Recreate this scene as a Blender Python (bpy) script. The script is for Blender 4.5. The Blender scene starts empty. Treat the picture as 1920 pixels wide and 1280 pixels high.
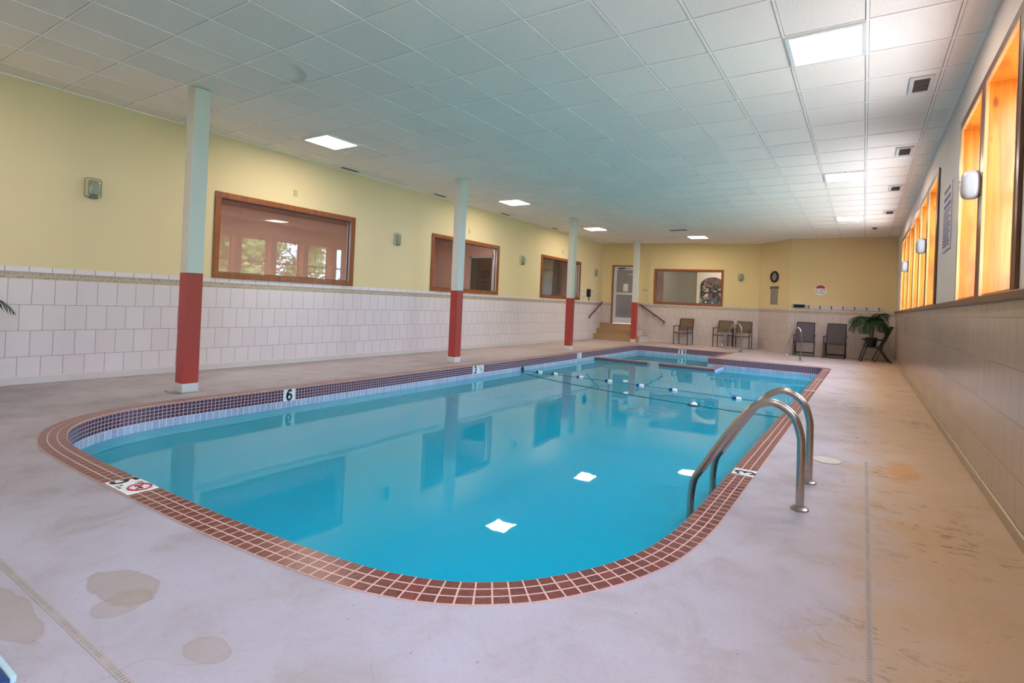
import bpy, bmesh, math, random
from mathutils import Vector, Matrix, noise
random.seed(7)
PI = math.pi
S = bpy.context.scene
COL = S.collection

# ------------------------------------------------------------------ camera, sky, exposure
cd = bpy.data.cameras.new('camera'); cam = bpy.data.objects.new('camera', cd); COL.objects.link(cam)
cd.sensor_fit = 'HORIZONTAL'; cd.sensor_width = 36; cd.lens = 18.3016
cd.shift_x = -0.037794; cd.shift_y = -0.039109; cd.clip_start = .02; cd.clip_end = 200
_r = Vector((0.85605566, 0.51514774, 0.04232626)); _u = Vector((-0.03370576, -0.02607757, 0.99909153)); _f = Vector((-0.51578351, 0.8567046, 0.00496041))
M4 = Matrix((( _r.x, _u.x, -_f.x), (_r.y, _u.y, -_f.y), (_r.z, _u.z, -_f.z))).to_4x4(); M4.translation = (0, 0, 1.2025)
cam.matrix_world = M4
S.camera = cam
S.view_settings.view_transform = 'Standard'; S.view_settings.look = 'None'
S.view_settings.exposure = 2.28; S.view_settings.gamma = 1.0; S.view_settings.use_curve_mapping = False
S.render.engine = 'CYCLES'
S.cycles.use_denoising = True
try: S.cycles.denoiser = 'OPENIMAGEDENOISE'
except Exception: pass
S.cycles.max_bounces = 9; S.cycles.diffuse_bounces = 6; S.cycles.glossy_bounces = 5; S.cycles.transparent_max_bounces = 16
S.cycles.caustics_reflective = False; S.cycles.caustics_refractive = False; S.cycles.sample_clamp_indirect = 15
SKY = (0.56, 0.74, 1.0); SKY_STR = 5.2
PANEL = (1.0, 0.84, 0.66); PANEL_STR = 10.5
w = bpy.data.worlds.new('sky'); S.world = w; w.use_nodes = True
bg = w.node_tree.nodes['Background']; bg.inputs['Color'].default_value = (*SKY, 1); bg.inputs['Strength'].default_value = SKY_STR

sd_ = bpy.data.lights.new('sun', 'SUN'); sd_.energy = 5.6; sd_.angle = .01; sd_.color = (1, .96, .9)
sun = bpy.data.objects.new('sun', sd_); COL.objects.link(sun); sun.rotation_euler = Vector((.05, -.62, -.78)).to_track_quat('-Z', 'Y').to_euler()

H = 3.542; XL = -8.40; XR = 0.773
GX, GY, GT = -0.0525, 2.899, 0.61
WZ = -0.235

# ------------------------------------------------------------------ materials
def lin(c): return tuple((x / 12.92 if x <= .04045 else ((x + .055) / 1.055) ** 2.4) for x in c)
def rgb(r, g, b): return (*lin((r / 255, g / 255, b / 255)), 1)
class G:
    def __init__(s, name):
        s.mat = bpy.data.materials.new(name); s.mat.use_nodes = True
        s.t = s.mat.node_tree; s.t.nodes.clear(); s.out = s.t.nodes.new('ShaderNodeOutputMaterial')
    def n(s, typ, _o=None, **k):
        nd = s.t.nodes.new(typ)
        for a, v in k.items():
            if a.startswith('p_'): setattr(nd, a[2:], v)
        for a, v in k.items():
            if a.startswith('p_'): continue
            key = int(a[1:]) if a[0] == 'i' and a[1:].isdigit() else a.replace('_', ' ')
            s.set(nd.inputs[key], v)
        return nd if _o is None else nd.outputs[_o]
    def set(s, inp, v):
        if hasattr(v, 'is_output'): s.t.links.new(v, inp)
        elif v is not None: inp.default_value = v
    def m(s, op, a, b=None, c=None):
        nd = s.t.nodes.new('ShaderNodeMath'); nd.operation = op
        for i, v in enumerate((a, b, c)):
            if v is not None: s.set(nd.inputs[i], v)
        return nd.outputs[0]
    def mix(s, f, a, b, mode='MIX'):
        nd = s.t.nodes.new('ShaderNodeMix'); nd.data_type = 'RGBA'; nd.blend_type = mode
        s.set(nd.inputs[0], f); s.set(nd.inputs[6], a); s.set(nd.inputs[7], b)
        return nd.outputs[2]
    def ramp(s, f, stops, interp='LINEAR'):
        nd = s.t.nodes.new('ShaderNodeValToRGB'); nd.color_ramp.interpolation = interp
        el = nd.color_ramp.elements
        while len(el) < len(stops): el.new(.5)
        for e, (p, c) in zip(el, stops): e.position = p; e.color = c
        s.set(nd.inputs[0], f); return nd.outputs[0]
    def sm(s, v, a, b):
        nd = s.t.nodes.new('ShaderNodeMapRange'); nd.interpolation_type = 'SMOOTHSTEP'
        s.set(nd.inputs[0], v); nd.inputs[1].default_value = a; nd.inputs[2].default_value = b
        return nd.outputs[0]
    def noise(s, vec, scale, detail=3, rough=.5, dist=0, o=0):
        return s.n('ShaderNodeTexNoise', o, Vector=vec, Scale=scale, Detail=detail, Roughness=rough, Distortion=dist)
    def bump(s, h, strength=.3, dist=.01, nrm=None):
        return s.n('ShaderNodeBump', 0, Strength=strength, Distance=dist, Height=h, Normal=nrm)
    def pos(s):
        return s.n('ShaderNodeNewGeometry').outputs['Position']
    def uv(s): return s.n('ShaderNodeTexCoord').outputs['UV']
    def obj(s): return s.n('ShaderNodeTexCoord').outputs['Object']
    def sep(s, v): return s.n('ShaderNodeSeparateXYZ', None, Vector=v).outputs
    def bsdf(s, color, rough=.5, metal=0, nrm=None, spec=.5, **k):
        nd = s.n('ShaderNodeBsdfPrincipled', None, Base_Color=color, Roughness=rough, Metallic=metal, Normal=nrm)
        nd.inputs['Specular IOR Level'].default_value = spec
        for a, v in k.items(): s.set(nd.inputs[a.replace('_', ' ')], v)
        return nd.outputs[0]
    def end(s, sh): s.t.links.new(sh, s.out.inputs['Surface']); return s.mat

def simple(name, c, rough=.5, metal=0, var=.08, scale=12, spec=.5):
    g = G(name); n = g.noise(g.obj(), scale, 3)
    col = g.mix(g.m('MULTIPLY', n, var * 2), c, (c[0] * .75, c[1] * .75, c[2] * .75, 1))
    return g.end(g.bsdf(col, g.m('ADD', g.m('MULTIPLY', n, .1), rough - .05), metal, spec=spec))

def wall_mat(name, paint, tile_c, band=True, top=1.38, u0=0.0, rough=.3):
    g = G(name); uv = g.uv(); x, y, _ = g.sep(uv)
    vec = g.n('ShaderNodeCombineXYZ', 0, X=g.m('ADD', x, 20 + u0), Y=g.m('SUBTRACT', y, .02 - .61))
    br = g.n('ShaderNodeTexBrick', None, Vector=vec, Color1=tile_c, Color2=tuple(c * .93 for c in tile_c[:3]) + (1,), Mortar=rgb(118, 108, 112),
             Scale=1.0, Mortar_Size=.003, Mortar_Smooth=.3, Brick_Width=.204, Row_Height=.305)
    br.offset = .5; br.squash = 1
    marb = g.noise(uv, 9, 6, .6, 1.2)
    tc = g.mix(g.m('MULTIPLY', marb, .35), br.outputs['Color'], tuple(c * .8 for c in tile_c[:3]) + (1,))
    # base cove without joints
    cove = g.m('LESS_THAN', y, .092)
    tc = g.mix(cove, tc, tuple(c * .97 for c in tile_c[:3]) + (1,))
    col = tc
    if band:
        # border strip of mosaic, then a short upper course
        vb = g.n('ShaderNodeCombineXYZ', 0, X=x, Y=g.m('SUBTRACT', y, 1.237))
        bb = g.n('ShaderNodeTexBrick', None, Vector=vb, Color1=rgb(168, 150, 134), Color2=rgb(146, 126, 112), Mortar=rgb(192, 180, 168), Scale=1, Mortar_Size=.004, Brick_Width=.075, Row_Height=.0385)
        vo = g.n('ShaderNodeTexVoronoi', 'Distance', Vector=vb, Scale=42)
        bc = g.mix(g.m('MULTIPLY', vo, .6), bb.outputs[0], rgb(200, 184, 168))
        inb = g.m('MULTIPLY', g.m('GREATER_THAN', y, 1.236), g.m('LESS_THAN', y, 1.314))
        vt = g.n('ShaderNodeCombineXYZ', 0, X=g.m('ADD', x, 20.07), Y=g.m('SUBTRACT', y, 1.316))
        bt = g.n('ShaderNodeTexBrick', None, Vector=vt, Color1=tile_c, Color2=tile_c, Mortar=rgb(118, 108, 112), Scale=1, Mortar_Size=.003, Brick_Width=.204, Row_Height=.3)
        up = g.m('GREATER_THAN', y, 1.313)
        col = g.mix(up, g.mix(inb, tc, bc), bt.outputs[0])
    isp = g.m('GREATER_THAN', y, top)
    pn = g.noise(uv, 1.3, 3)
    pc = g.mix(g.m('MULTIPLY', pn, .18), paint, tuple(c * .82 for c in paint[:3]) + (1,))
    col = g.mix(isp, col, pc)
    ro = g.m('ADD', g.m('MULTIPLY', isp, .75 - rough), rough)
    fine = g.noise(uv, 160, 2)
    h = g.m('ADD', g.m('MULTIPLY', g.m('SUBTRACT', 1, br.outputs['Fac']), g.m('SUBTRACT', 1, isp)), g.m('MULTIPLY', fine, .12))
    return g.end(g.bsdf(col, ro, 0, g.bump(h, .25, .004)))

def floor_mat():
    g = G('painted_concrete_deck'); p = g.pos(); x, y, _ = g.sep(p)
    big = g.noise(p, .8, 4, .6); mid = g.noise(p, 3.2, 6, .62, .6); fine = g.noise(p, 60, 3, .6)
    base = g.mix(g.sm(big, .3, .7), rgb(172, 166, 178), rgb(158, 150, 158))
    base = g.mix(g.m('MULTIPLY', g.sm(mid, .45, .75), .5), base, rgb(146, 132, 122))
    # tan strip by the window wall: dirt and wear plus painted-in warm shade
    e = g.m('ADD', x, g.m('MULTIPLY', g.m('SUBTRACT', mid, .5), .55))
    worn_shade = g.m('MULTIPLY', g.sm(e, -.25, .35), g.m('ADD', .6, g.m('MULTIPLY', big, .4)))
    base = g.mix(g.m('MULTIPLY', worn_shade, .9), base, rgb(186, 152, 110))
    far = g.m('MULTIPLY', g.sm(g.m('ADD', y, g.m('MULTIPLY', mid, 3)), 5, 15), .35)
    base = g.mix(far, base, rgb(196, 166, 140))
    # crescent scuffs in the tan strip
    st = g.n('ShaderNodeMapping', 0, Vector=p, Scale=(2.2, 5.5, 1))
    sc = g.noise(st, 2.2, 5, .65, 1.4)
    scf = g.m('MULTIPLY', g.m('SUBTRACT', g.sm(sc, .56, .6), g.sm(sc, .6, .68)), g.sm(g.m('ADD', x, g.m('MULTIPLY', y, .06)), -.3, .5))
    base = g.mix(g.m('MULTIPLY', scf, g.m('MULTIPLY', .9, g.sm(big, .42, .62))), base, rgb(122, 98, 74))
    # rust patch
    def blob(cx, cy, rx, ry, amp=.35):
        dx = g.m('DIVIDE', g.m('SUBTRACT', x, cx), rx); dy = g.m('DIVIDE', g.m('SUBTRACT', y, cy), ry)
        d = g.m('SQRT', g.m('ADD', g.m('MULTIPLY', dx, dx), g.m('MULTIPLY', dy, dy)))
        return g.m('ADD', d, g.m('MULTIPLY', g.m('SUBTRACT', g.noise(p, 5, 4, .5), .5), amp * 4))
    rust = g.m('SUBTRACT', 1, g.sm(blob(.3, 4.95, .13, .45), .3, 1.1))
    base = g.mix(g.m('MULTIPLY', rust, .5), base, rgb(190, 128, 52))
    for (cx, cy, rx, ry, k) in ((-2.50, .93, .20, .10, .55), (-2.38, .89, .09, .10, .4), (-1.83, .93, .10, .055, .45), (-2.62, .63, .28, .07, .5)):
        b = blob(cx, cy, rx, ry, .26)
        inside = g.m('SUBTRACT', 1, g.sm(b, .93, 1.0))
        rim = g.m('MULTIPLY', g.sm(b, .8, .97), inside)
        base = g.mix(g.m('MULTIPLY', inside, k), base, rgb(146, 130, 116))
        base = g.mix(g.m('MULTIPLY', rim, .12), base, rgb(120, 104, 90))
    spk = g.m('GREATER_THAN', g.noise(p, 42, 2, .4), .755)
    base = g.mix(g.m('MULTIPLY', spk, .45), base, rgb(90, 78, 74))
    base = g.mix(g.m('MULTIPLY', g.sm(fine, .45, .75), .12), base, rgb(120, 108, 104))
    crack = g.n('ShaderNodeTexVoronoi', 'Distance', Vector=g.n('ShaderNodeVectorMath', 0, p_operation='ADD', i0=p, i1=g.n('ShaderNodeTexNoise', 1, Vector=p, Scale=2.0)), Scale=.7, p_feature='DISTANCE_TO_EDGE')
    ck = g.m('MULTIPLY', g.m('LESS_THAN', crack, .004), g.sm(big, .5, .6))
    base = g.mix(g.m('MULTIPLY', ck, .12), base, rgb(110, 98, 92))
    h = g.m('ADD', g.m('ADD', g.m('MULTIPLY', fine, .4), g.m('MULTIPLY', mid, 1.2)), g.m('MULTIPLY', sc, .6))
    ro = g.m('ADD', .5, g.m('MULTIPLY', mid, .25))
    return g.end(g.bsdf(base, ro, 0, g.bump(h, .35, .006), spec=.35))

def ceil_mat():
    g = G('acoustic_ceiling_tiles'); p = g.pos(); x, y, _ = g.sep(p)
    def line(v, o):
        fr = g.m('FRACT', g.m('DIVIDE', g.m('SUBTRACT', v, o - 30 * GT), GT))
        d = g.m('MINIMUM', fr, g.m('SUBTRACT', 1, fr)); return g.m('LESS_THAN', d, .0165 / GT)
    gap = g.m('MAXIMUM', line(x, GX), g.m('MULTIPLY', line(y, GY), .6))
    ix = g.m('FLOOR', g.m('DIVIDE', g.m('SUBTRACT', x, GX), GT)); iy = g.m('FLOOR', g.m('DIVIDE', g.m('SUBTRACT', y, GY), GT))
    wn = g.n('ShaderNodeTexWhiteNoise', 'Value', Vector=g.n('ShaderNodeCombineXYZ', 0, X=ix, Y=iy))
    pt = g.noise(p, 90, 2, .6)
    c = g.mix(g.m('MULTIPLY', wn, .5), rgb(250, 240, 230), rgb(238, 228, 218))
    c = g.mix(g.m('MULTIPLY', g.sm(pt, .5, .7), .18), c, rgb(160, 160, 158))
    dx = g.m('SUBTRACT', x, -5.47); dy = g.m('SUBTRACT', y, 3.2)
    d = g.m('ADD', g.m('SQRT', g.m('ADD', g.m('MULTIPLY', dx, dx), g.m('MULTIPLY', dy, g.m('MULTIPLY', dy, 2.4)))), g.m('MULTIPLY', g.m('SUBTRACT', g.noise(p, 2.5, 3), .5), .25))
    ring = g.m('MULTIPLY', g.sm(d, .22, .34), g.m('SUBTRACT', 1, g.sm(d, .36, .40)))
    c = g.mix(g.m('MULTIPLY', ring, g.m('MULTIPLY', .3, g.sm(g.m('ADD', y, g.m('MULTIPLY', x, .4)), 1.0, 1.25))), c, rgb(150, 140, 128))
    c = g.mix(g.m('MULTIPLY', gap, .62), c, rgb(104, 104, 104))
    return g.end(g.bsdf(c, .85, 0, g.bump(pt, .12, .003), spec=.2))

def coping_mat(name, c1, c2, gr, bw, rh, rough=.3):
    g = G(name); uv = g.uv()
    br = g.n('ShaderNodeTexBrick', None, Vector=uv, Color1=c1, Color2=c2, Mortar=gr, Scale=1, Mortar_Size=.0042, Mortar_Smooth=.15, Bias=0, Brick_Width=bw, Row_Height=rh)
    br.offset = 0
    n = g.noise(uv, 55, 4, .6)
    c = g.mix(g.m('MULTIPLY', g.sm(n, .4, .75), .4), br.outputs[0], tuple(min(1, v * 1.9 + .02) for v in c1[:3]) + (1,))
    h = g.m('SUBTRACT', 1, br.outputs['Fac'])
    return g.end(g.bsdf(c, g.m('ADD', rough, g.m('MULTIPLY', br.outputs['Fac'], .4)), 0, g.bump(g.m('ADD', h, g.m('MULTIPLY', n, .5)), .4, .004)))

def water_mat():
    g = G('pool_water'); p = g.pos(); x, y, _ = g.sep(p)
    n = g.noise(p, 1.1, 3, .5)
    dx = g.m('SUBTRACT', x, -2.45); dy = g.m('SUBTRACT', y, 6.9)
    d = g.m('SQRT', g.m('ADD', g.m('MULTIPLY', dx, dx), g.m('MULTIPLY', g.m('MULTIPLY', dy, dy), .55)))
    rip = g.m('MULTIPLY', g.noise(p, 14, 3, .6), g.m('SUBTRACT', 1, g.sm(d, .12, .42)))
    h = g.m('ADD', g.m('MULTIPLY', n, .010), g.m('MULTIPLY', rip, .10))
    h = g.m('ADD', h, g.m('MULTIPLY', g.noise(p, 5, 2), .0008))
    nr = g.bump(h, 1.0, .2)
    fr = g.n('ShaderNodeFresnel', 0, IOR=1.32, Normal=nr)
    fr = g.m('MULTIPLY', fr, g.m('SUBTRACT', 1, g.n('ShaderNodeNewGeometry').outputs['Backfacing']))
    tr = g.n('ShaderNodeBsdfTransparent', 0, Color=(.66, .96, .99, 1))
    gl = g.n('ShaderNodeBsdfGlossy', 0, Color=(1, 1, 1, 1), Roughness=.015, Normal=nr)
    df = g.n('ShaderNodeBsdfDiffuse', 0, Color=rgb(0, 170, 200))
    body = g.n('ShaderNodeMixShader', 0, i0=.74, i1=tr, i2=df)
    return g.end(g.n('ShaderNodeMixShader', 0, i0=fr, i1=body, i2=gl))

def glass_mat(name, tint=(1, 1, 1, 1), ior=1.5):
    g = G(name)
    fr = g.m('MULTIPLY', g.n('ShaderNodeFresnel', 0, IOR=ior), g.m('SUBTRACT', 1, g.n('ShaderNodeNewGeometry').outputs['Backfacing']))
    tr = g.n('ShaderNodeBsdfTransparent', 0, Color=tint); gl = g.n('ShaderNodeBsdfGlossy', 0, Roughness=0.0)
    return g.end(g.n('ShaderNodeMixShader', 0, i0=fr, i1=tr, i2=gl))

def wood_mat(name, c1, c2, knot=None, rough=.35, stretch=(22, 22, 1.2)):
    g = G(name); o = g.obj()
    mp = g.n('ShaderNodeMapping', 0, Vector=o, Scale=stretch)
    n = g.noise(mp, 1.0, 5, .6, .8)
    c = g.mix(g.sm(n, .25, .75), c1, c2)
    if knot:
        v = g.n('ShaderNodeTexVoronoi', 'Distance', Vector=g.n('ShaderNodeMapping', 0, Vector=o, Scale=(7, 7, 2.6)), Scale=1.0)
        c = g.mix(g.m('MULTIPLY', g.m('SUBTRACT', 1, g.sm(v, .05, .16)), .8), c, knot)
        bn = g.noise(g.n('ShaderNodeMapping', 0, Vector=o, Scale=(2, 2, 1.1)), 1.6, 3)
        c = g.mix(g.m('MULTIPLY', g.sm(bn, .5, .7), .5), c, knot)
    return g.end(g.bsdf(c, rough, 0, g.bump(n, .08, .002)))

def emis(name, c, s):
    g = G(name); return g.end(g.n('ShaderNodeEmission', 0, Color=c, Strength=s))

def leaf_mat(name, c1, c2):
    g = G(name); n = g.noise(g.pos(), 4, 2)
    c = g.mix(g.sm(n, .35, .65), c1, c2)
    d = g.bsdf(c, .5); t = g.n('ShaderNodeBsdfTranslucent', 0, Color=c)
    return g.end(g.n('ShaderNodeMixShader', 0, i0=.3, i1=d, i2=t))

def mural_mat():
    g = G('mottled_mural'); o = g.obj()
    v = g.n('ShaderNodeTexVoronoi', None, Vector=g.n('ShaderNodeVectorMath', 0, p_operation='ADD', i0=o, i1=g.n('ShaderNodeTexNoise', 1, Vector=o, Scale=4.0)), Scale=6.5)
    hsv = g.n('ShaderNodeSeparateColor', None, Color=v.outputs['Color'])
    c = g.ramp(hsv.outputs[0], [(0, rgb(30, 26, 34)), (.2, rgb(70, 90, 110)), (.36, rgb(120, 60, 60)), (.5, rgb(150, 175, 190)), (.64, rgb(60, 80, 70)), (.8, rgb(150, 110, 60)), (.92, rgb(210, 200, 200))], 'CONSTANT')
    return g.end(g.bsdf(c, .5))

M = {}
M['wall_l'] = wall_mat('wall_cream_over_tile', rgb(228, 209, 168), rgb(226, 214, 224), u0=.0)
M['wall_f'] = wall_mat('far_wall_cream_over_tile', rgb(222, 200, 150), rgb(206, 192, 188), u0=.05)
M['wall_r'] = wall_mat('window_wall_grey_over_tile', rgb(212, 198, 190), rgb(176, 154, 136), band=False, top=1.37, u0=.1, rough=.22)
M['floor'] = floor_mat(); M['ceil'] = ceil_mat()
M['tbar'] = simple('white_metal_tbar', rgb(250, 244, 238), .4, 0, .03)
M['cop'] = coping_mat('maroon_coping_tile', rgb(112, 56, 50), rgb(92, 44, 42), rgb(206, 172, 164), .071, .0567)
M['mos'] = coping_mat('maroon_mosaic', rgb(84, 40, 56), rgb(66, 32, 46), rgb(186, 158, 176), .040, .0362, .2)
M['wtile'] = coping_mat('pale_blue_waterline_tile', rgb(150, 160, 190), rgb(176, 184, 208), rgb(214, 218, 232), .066, .085, .2)
M['basin'] = simple('aqua_pool_plaster', rgb(0, 196, 224), .6, 0, .06, 2)
M['water'] = water_mat()
M['glass'] = glass_mat('clear_glass'); M['glass_in'] = glass_mat('lobby_window_glass', (.95, .92, .9, 1), 1.62)
M['col_w'] = simple('white_post_paint', rgb(214, 216, 210), .45); M['col_r'] = simple('red_post_paint', rgb(176, 62, 56), .4); M['col_b'] = simple('post_foot_white', rgb(212, 212, 216), .5)
M['brown'] = wood_mat('dark_stained_trim', rgb(158, 88, 42), rgb(120, 60, 28)); M['brown_r'] = wood_mat('brown_window_casing', rgb(104, 62, 40), rgb(74, 42, 28))
M['pine'] = wood_mat('orange_pine', rgb(206, 122, 30), rgb(184, 90, 14), rgb(132, 46, 6), .3)
M['pinel'] = wood_mat('pale_pine_edge', rgb(206, 150, 96), rgb(188, 124, 70))
M['alu'] = simple('white_aluminium', rgb(206, 204, 210), .35); M['black'] = simple('black_plastic', rgb(20, 18, 18), .4); M['gask'] = simple('black_gasket', rgb(40, 40, 40), .5)
M['steel'] = simple('brushed_steel', rgb(186, 178, 172), .24, 1, .12, 30); M['steeld'] = simple('steel_flange', rgb(170, 164, 156), .3, 1)
M['panel'] = emis('light_panel_diffuser', (*PANEL, 1), PANEL_STR)
M['lobby_fill_emit'] = emis('lobby_fill_diffuser', (1, .92, .88, 1), 5.5)
M['lfr'] = simple('white_light_frame', rgb(226, 226, 222), .4)
M['vent'] = simple('dark_vent_louvre', rgb(112, 108, 106), .5, .3); M['ventw'] = simple('white_vent_frame', rgb(222, 220, 218), .5)
M['globe'] = simple('frosted_lamp_globe', rgb(158, 152, 150), .25); M['lampbase'] = simple('lamp_base_cream', rgb(196, 190, 160), .45); M['lampgrey'] = simple('grey_green_lens', rgb(148, 152, 128), .25)
M['plate'] = simple('ivory_plate', rgb(196, 186, 136), .5)
M['mframe'] = simple('dark_bronze_frame', rgb(52, 38, 34), .4, .4); M['mesh_b'] = simple('taupe_sling', rgb(112, 92, 74), .7); M['mesh_g'] = simple('charcoal_sling', rgb(84, 76, 84), .7); M['seat_p'] = simple('pale_seat_sling', rgb(150, 138, 140), .7)
M['blk'] = simple('black_chair_frame', rgb(28, 22, 24), .4, .3)
M['leaf'] = leaf_mat('palm_leaf', rgb(30, 58, 24), rgb(44, 78, 34)); M['stem'] = simple('palm_stem', rgb(92, 84, 40), .6); M['pot'] = simple('black_pot', rgb(26, 24, 26), .5); M['soil'] = simple('soil', rgb(50, 38, 28), .9)
M['tree'] = leaf_mat('tree_leaf', rgb(120, 160, 70), rgb(190, 212, 120)); M['bark'] = simple('bark', rgb(90, 74, 58), .9)
M['grass'] = simple('lawn_grass', rgb(96, 128, 56), .9, 0, .3, 6)
M['lidm'] = simple('pale_grey_lid', rgb(186, 178, 174), .5, 0, .15, 20)
M['spacap'] = simple('dull_maroon_cap', rgb(150, 116, 116), .3, 0, .3, 30); M['baseb'] = simple('tan_cove_base', rgb(172, 152, 128), .4, 0, .2, 4)
M['bounce_paving'] = simple('pale_bounce_paving', rgb(206, 204, 200), .9, 0, .1, 3)
M['step'] = simple('tan_step_tile', rgb(176, 142, 106), .55, 0, .15, 5); M['stepw'] = simple('white_step_side', rgb(208, 200, 204), .5)
M['white'] = simple('white_sign_face', rgb(232, 232, 236), .4, 0, .02); M['ink'] = simple('black_lettering', rgb(16, 16, 22), .5, 0, 0); M['redink'] = simple('red_lettering', rgb(176, 40, 60), .5, 0, 0)
M['paper'] = simple('paper_sheet', rgb(222, 216, 206), .8, 0, .02); M['greyb'] = simple('grey_board', rgb(150, 146, 144), .6); M['navy'] = simple('navy_lettering', rgb(60, 54, 92), .6); M['lav'] = simple('lavender_sign_face', rgb(186, 178, 192), .5)
M['pink'] = simple('lobby_pink_paint', rgb(228, 200, 190), .8, 0, .1, 1); M['pinkc'] = simple('lobby_ceiling', rgb(200, 166, 160), .8); M['greyp'] = simple('grey_green_partition', rgb(128, 124, 108), .7, 0, .1, 2); M['carpet'] = simple('lobby_carpet', rgb(120, 90, 76), .9)
M['darkroom'] = simple('dark_interior', rgb(84, 72, 62), .8)
M['mural'] = mural_mat(); M['arch'] = simple('cream_arch_frame', rgb(214, 208, 184), .6)
M['blue'] = simple('deep_blue_vinyl', rgb(20, 60, 110), .3, 0, .4, 14); M['piping'] = simple('pale_edge_piping', rgb(170, 196, 206), .5)
M['rope'] = simple('dark_rope', rgb(20, 52, 66), .6); M['fwhite'] = simple('white_float', rgb(240, 240, 240), .3); M['fblue'] = simple('blue_float', rgb(20, 40, 120), .3)
M['drain'] = None

# ------------------------------------------------------------------ geometry helpers
def build(name, bm, mat, parent=None, smooth=False, mats=None):
    me = bpy.data.meshes.new(name); bm.normal_update(); bm.to_mesh(me); bm.free()
    for m_ in (mats or [mat]): me.materials.append(m_)
    if smooth:
        for p in me.polygons: p.use_smooth = True
        try: me.set_sharp_from_angle(angle=math.radians(40))
        except Exception: pass
    o = bpy.data.objects.new(name, me); COL.objects.link(o)
    if parent is not None: o.parent = parent
    return o
def tag(o, label=None, cat=None, group=None, kind=None):
    if label: o['label'] = label
    if cat: o['category'] = cat
    if group: o['group'] = group
    if kind: o['kind'] = kind
    return o
def empty(name, loc=(0, 0, 0), rz=0, label=None, cat=None, group=None, kind=None):
    o = bpy.data.objects.new(name, None); COL.objects.link(o); o.location = loc; o.rotation_euler = (0, 0, rz); o.empty_display_size = .1
    return tag(o, label, cat, group, kind)
def copy_tree(o, parent=None, loc=None, rz=None, label=None):
    c = o.copy(); COL.objects.link(c)
    if parent is not None: c.parent = parent
    if loc is not None: c.location = loc
    if rz is not None: c.rotation_euler = (0, 0, rz)
    if label: c['label'] = label
    for ch in [q for q in list(COL.objects) if q.parent == o]: copy_tree(ch, c)
    return c
def nb(): return bmesh.new()
def box(bm, x0, x1, y0, y1, z0, z1, mi=0, bev=0):
    vs = [bm.verts.new((x, y, z)) for z in (z0, z1) for x, y in ((x0, y0), (x1, y0), (x1, y1), (x0, y1))]
    fs = [(3, 2, 1, 0), (4, 5, 6, 7), (0, 1, 5, 4), (1, 2, 6, 5), (2, 3, 7, 6), (3, 0, 4, 7)]
    out = []
    for f in fs:
        q = bm.faces.new([vs[i] for i in f]); q.material_index = mi; out.append(q)
    if bev:
        es = list({e for f in out for e in f.edges})
        bmesh.ops.bevel(bm, geom=es, offset=bev, segments=2, affect='EDGES', profile=.5)
    return out
def tube(bm, pts, r, seg=12, caps=True, closed=False):
    pts = [Vector(p) for p in pts]; n = len(pts); rings = []
    rr = r if isinstance(r, (list, tuple)) else [r] * n
    prev = None
    for i, p in enumerate(pts):
        if closed: t = (pts[(i + 1) % n] - pts[i - 1])
        else: t = (pts[min(i + 1, n - 1)] - pts[max(i - 1, 0)])
        t.normalize()
        if prev is None:
            a = t.orthogonal().normalized()
            if abs(t.z) < .9: a = t.cross(Vector((0, 0, 1))).normalized()
        else:
            a = (prev - t * prev.dot(t)).normalized()
        prev = a; b = t.cross(a)
        rings.append([bm.verts.new(p + (a * math.cos(k * 2 * PI / seg) + b * math.sin(k * 2 * PI / seg)) * rr[i]) for k in range(seg)])
    m_ = n if closed else n - 1
    for i in range(m_):
        A, B = rings[i], rings[(i + 1) % n]
        for k in range(seg): bm.faces.new((A[k], A[(k + 1) % seg], B[(k + 1) % seg], B[k]))
    if caps and not closed:
        bm.faces.new(rings[0][::-1]); bm.faces.new(rings[-1])
def lathe(bm, prof, seg=24, axis='Z', c=(0, 0, 0)):
    c = Vector(c); rings = []
    for r, z in prof:
        ring = []
        for k in range(seg):
            a = 2 * PI * k / seg; x, y = r * math.cos(a), r * math.sin(a)
            v = {'Z': (x, y, z), 'X': (z, x, y), 'Y': (x, z, y)}[axis]
            ring.append(bm.verts.new(c + Vector(v)))
        rings.append(ring)
    for A, B in zip(rings, rings[1:]):
        for k in range(seg): bm.faces.new((A[k], A[(k + 1) % seg], B[(k + 1) % seg], B[k]))
    bm.faces.new(rings[0][::-1]); bm.faces.new(rings[-1])
    bmesh.ops.recalc_face_normals(bm, faces=bm.faces[:])
def smooth_path(pts, n=6):
    P = [Vector(p) for p in pts]; P = [P[0] * 2 - P[1]] + P + [P[-1] * 2 - P[-2]]; out = []
    for i in range(1, len(P) - 2):
        a, b, c, d = P[i - 1:i + 3]
        for k in range(n):
            t = k / n
            out.append(.5 * ((2 * b) + (c - a) * t + (2 * a - 5 * b + 4 * c - d) * t * t + (3 * b - a - 3 * c + d) * t ** 3))
    out.append(P[-2]); return out
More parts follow.
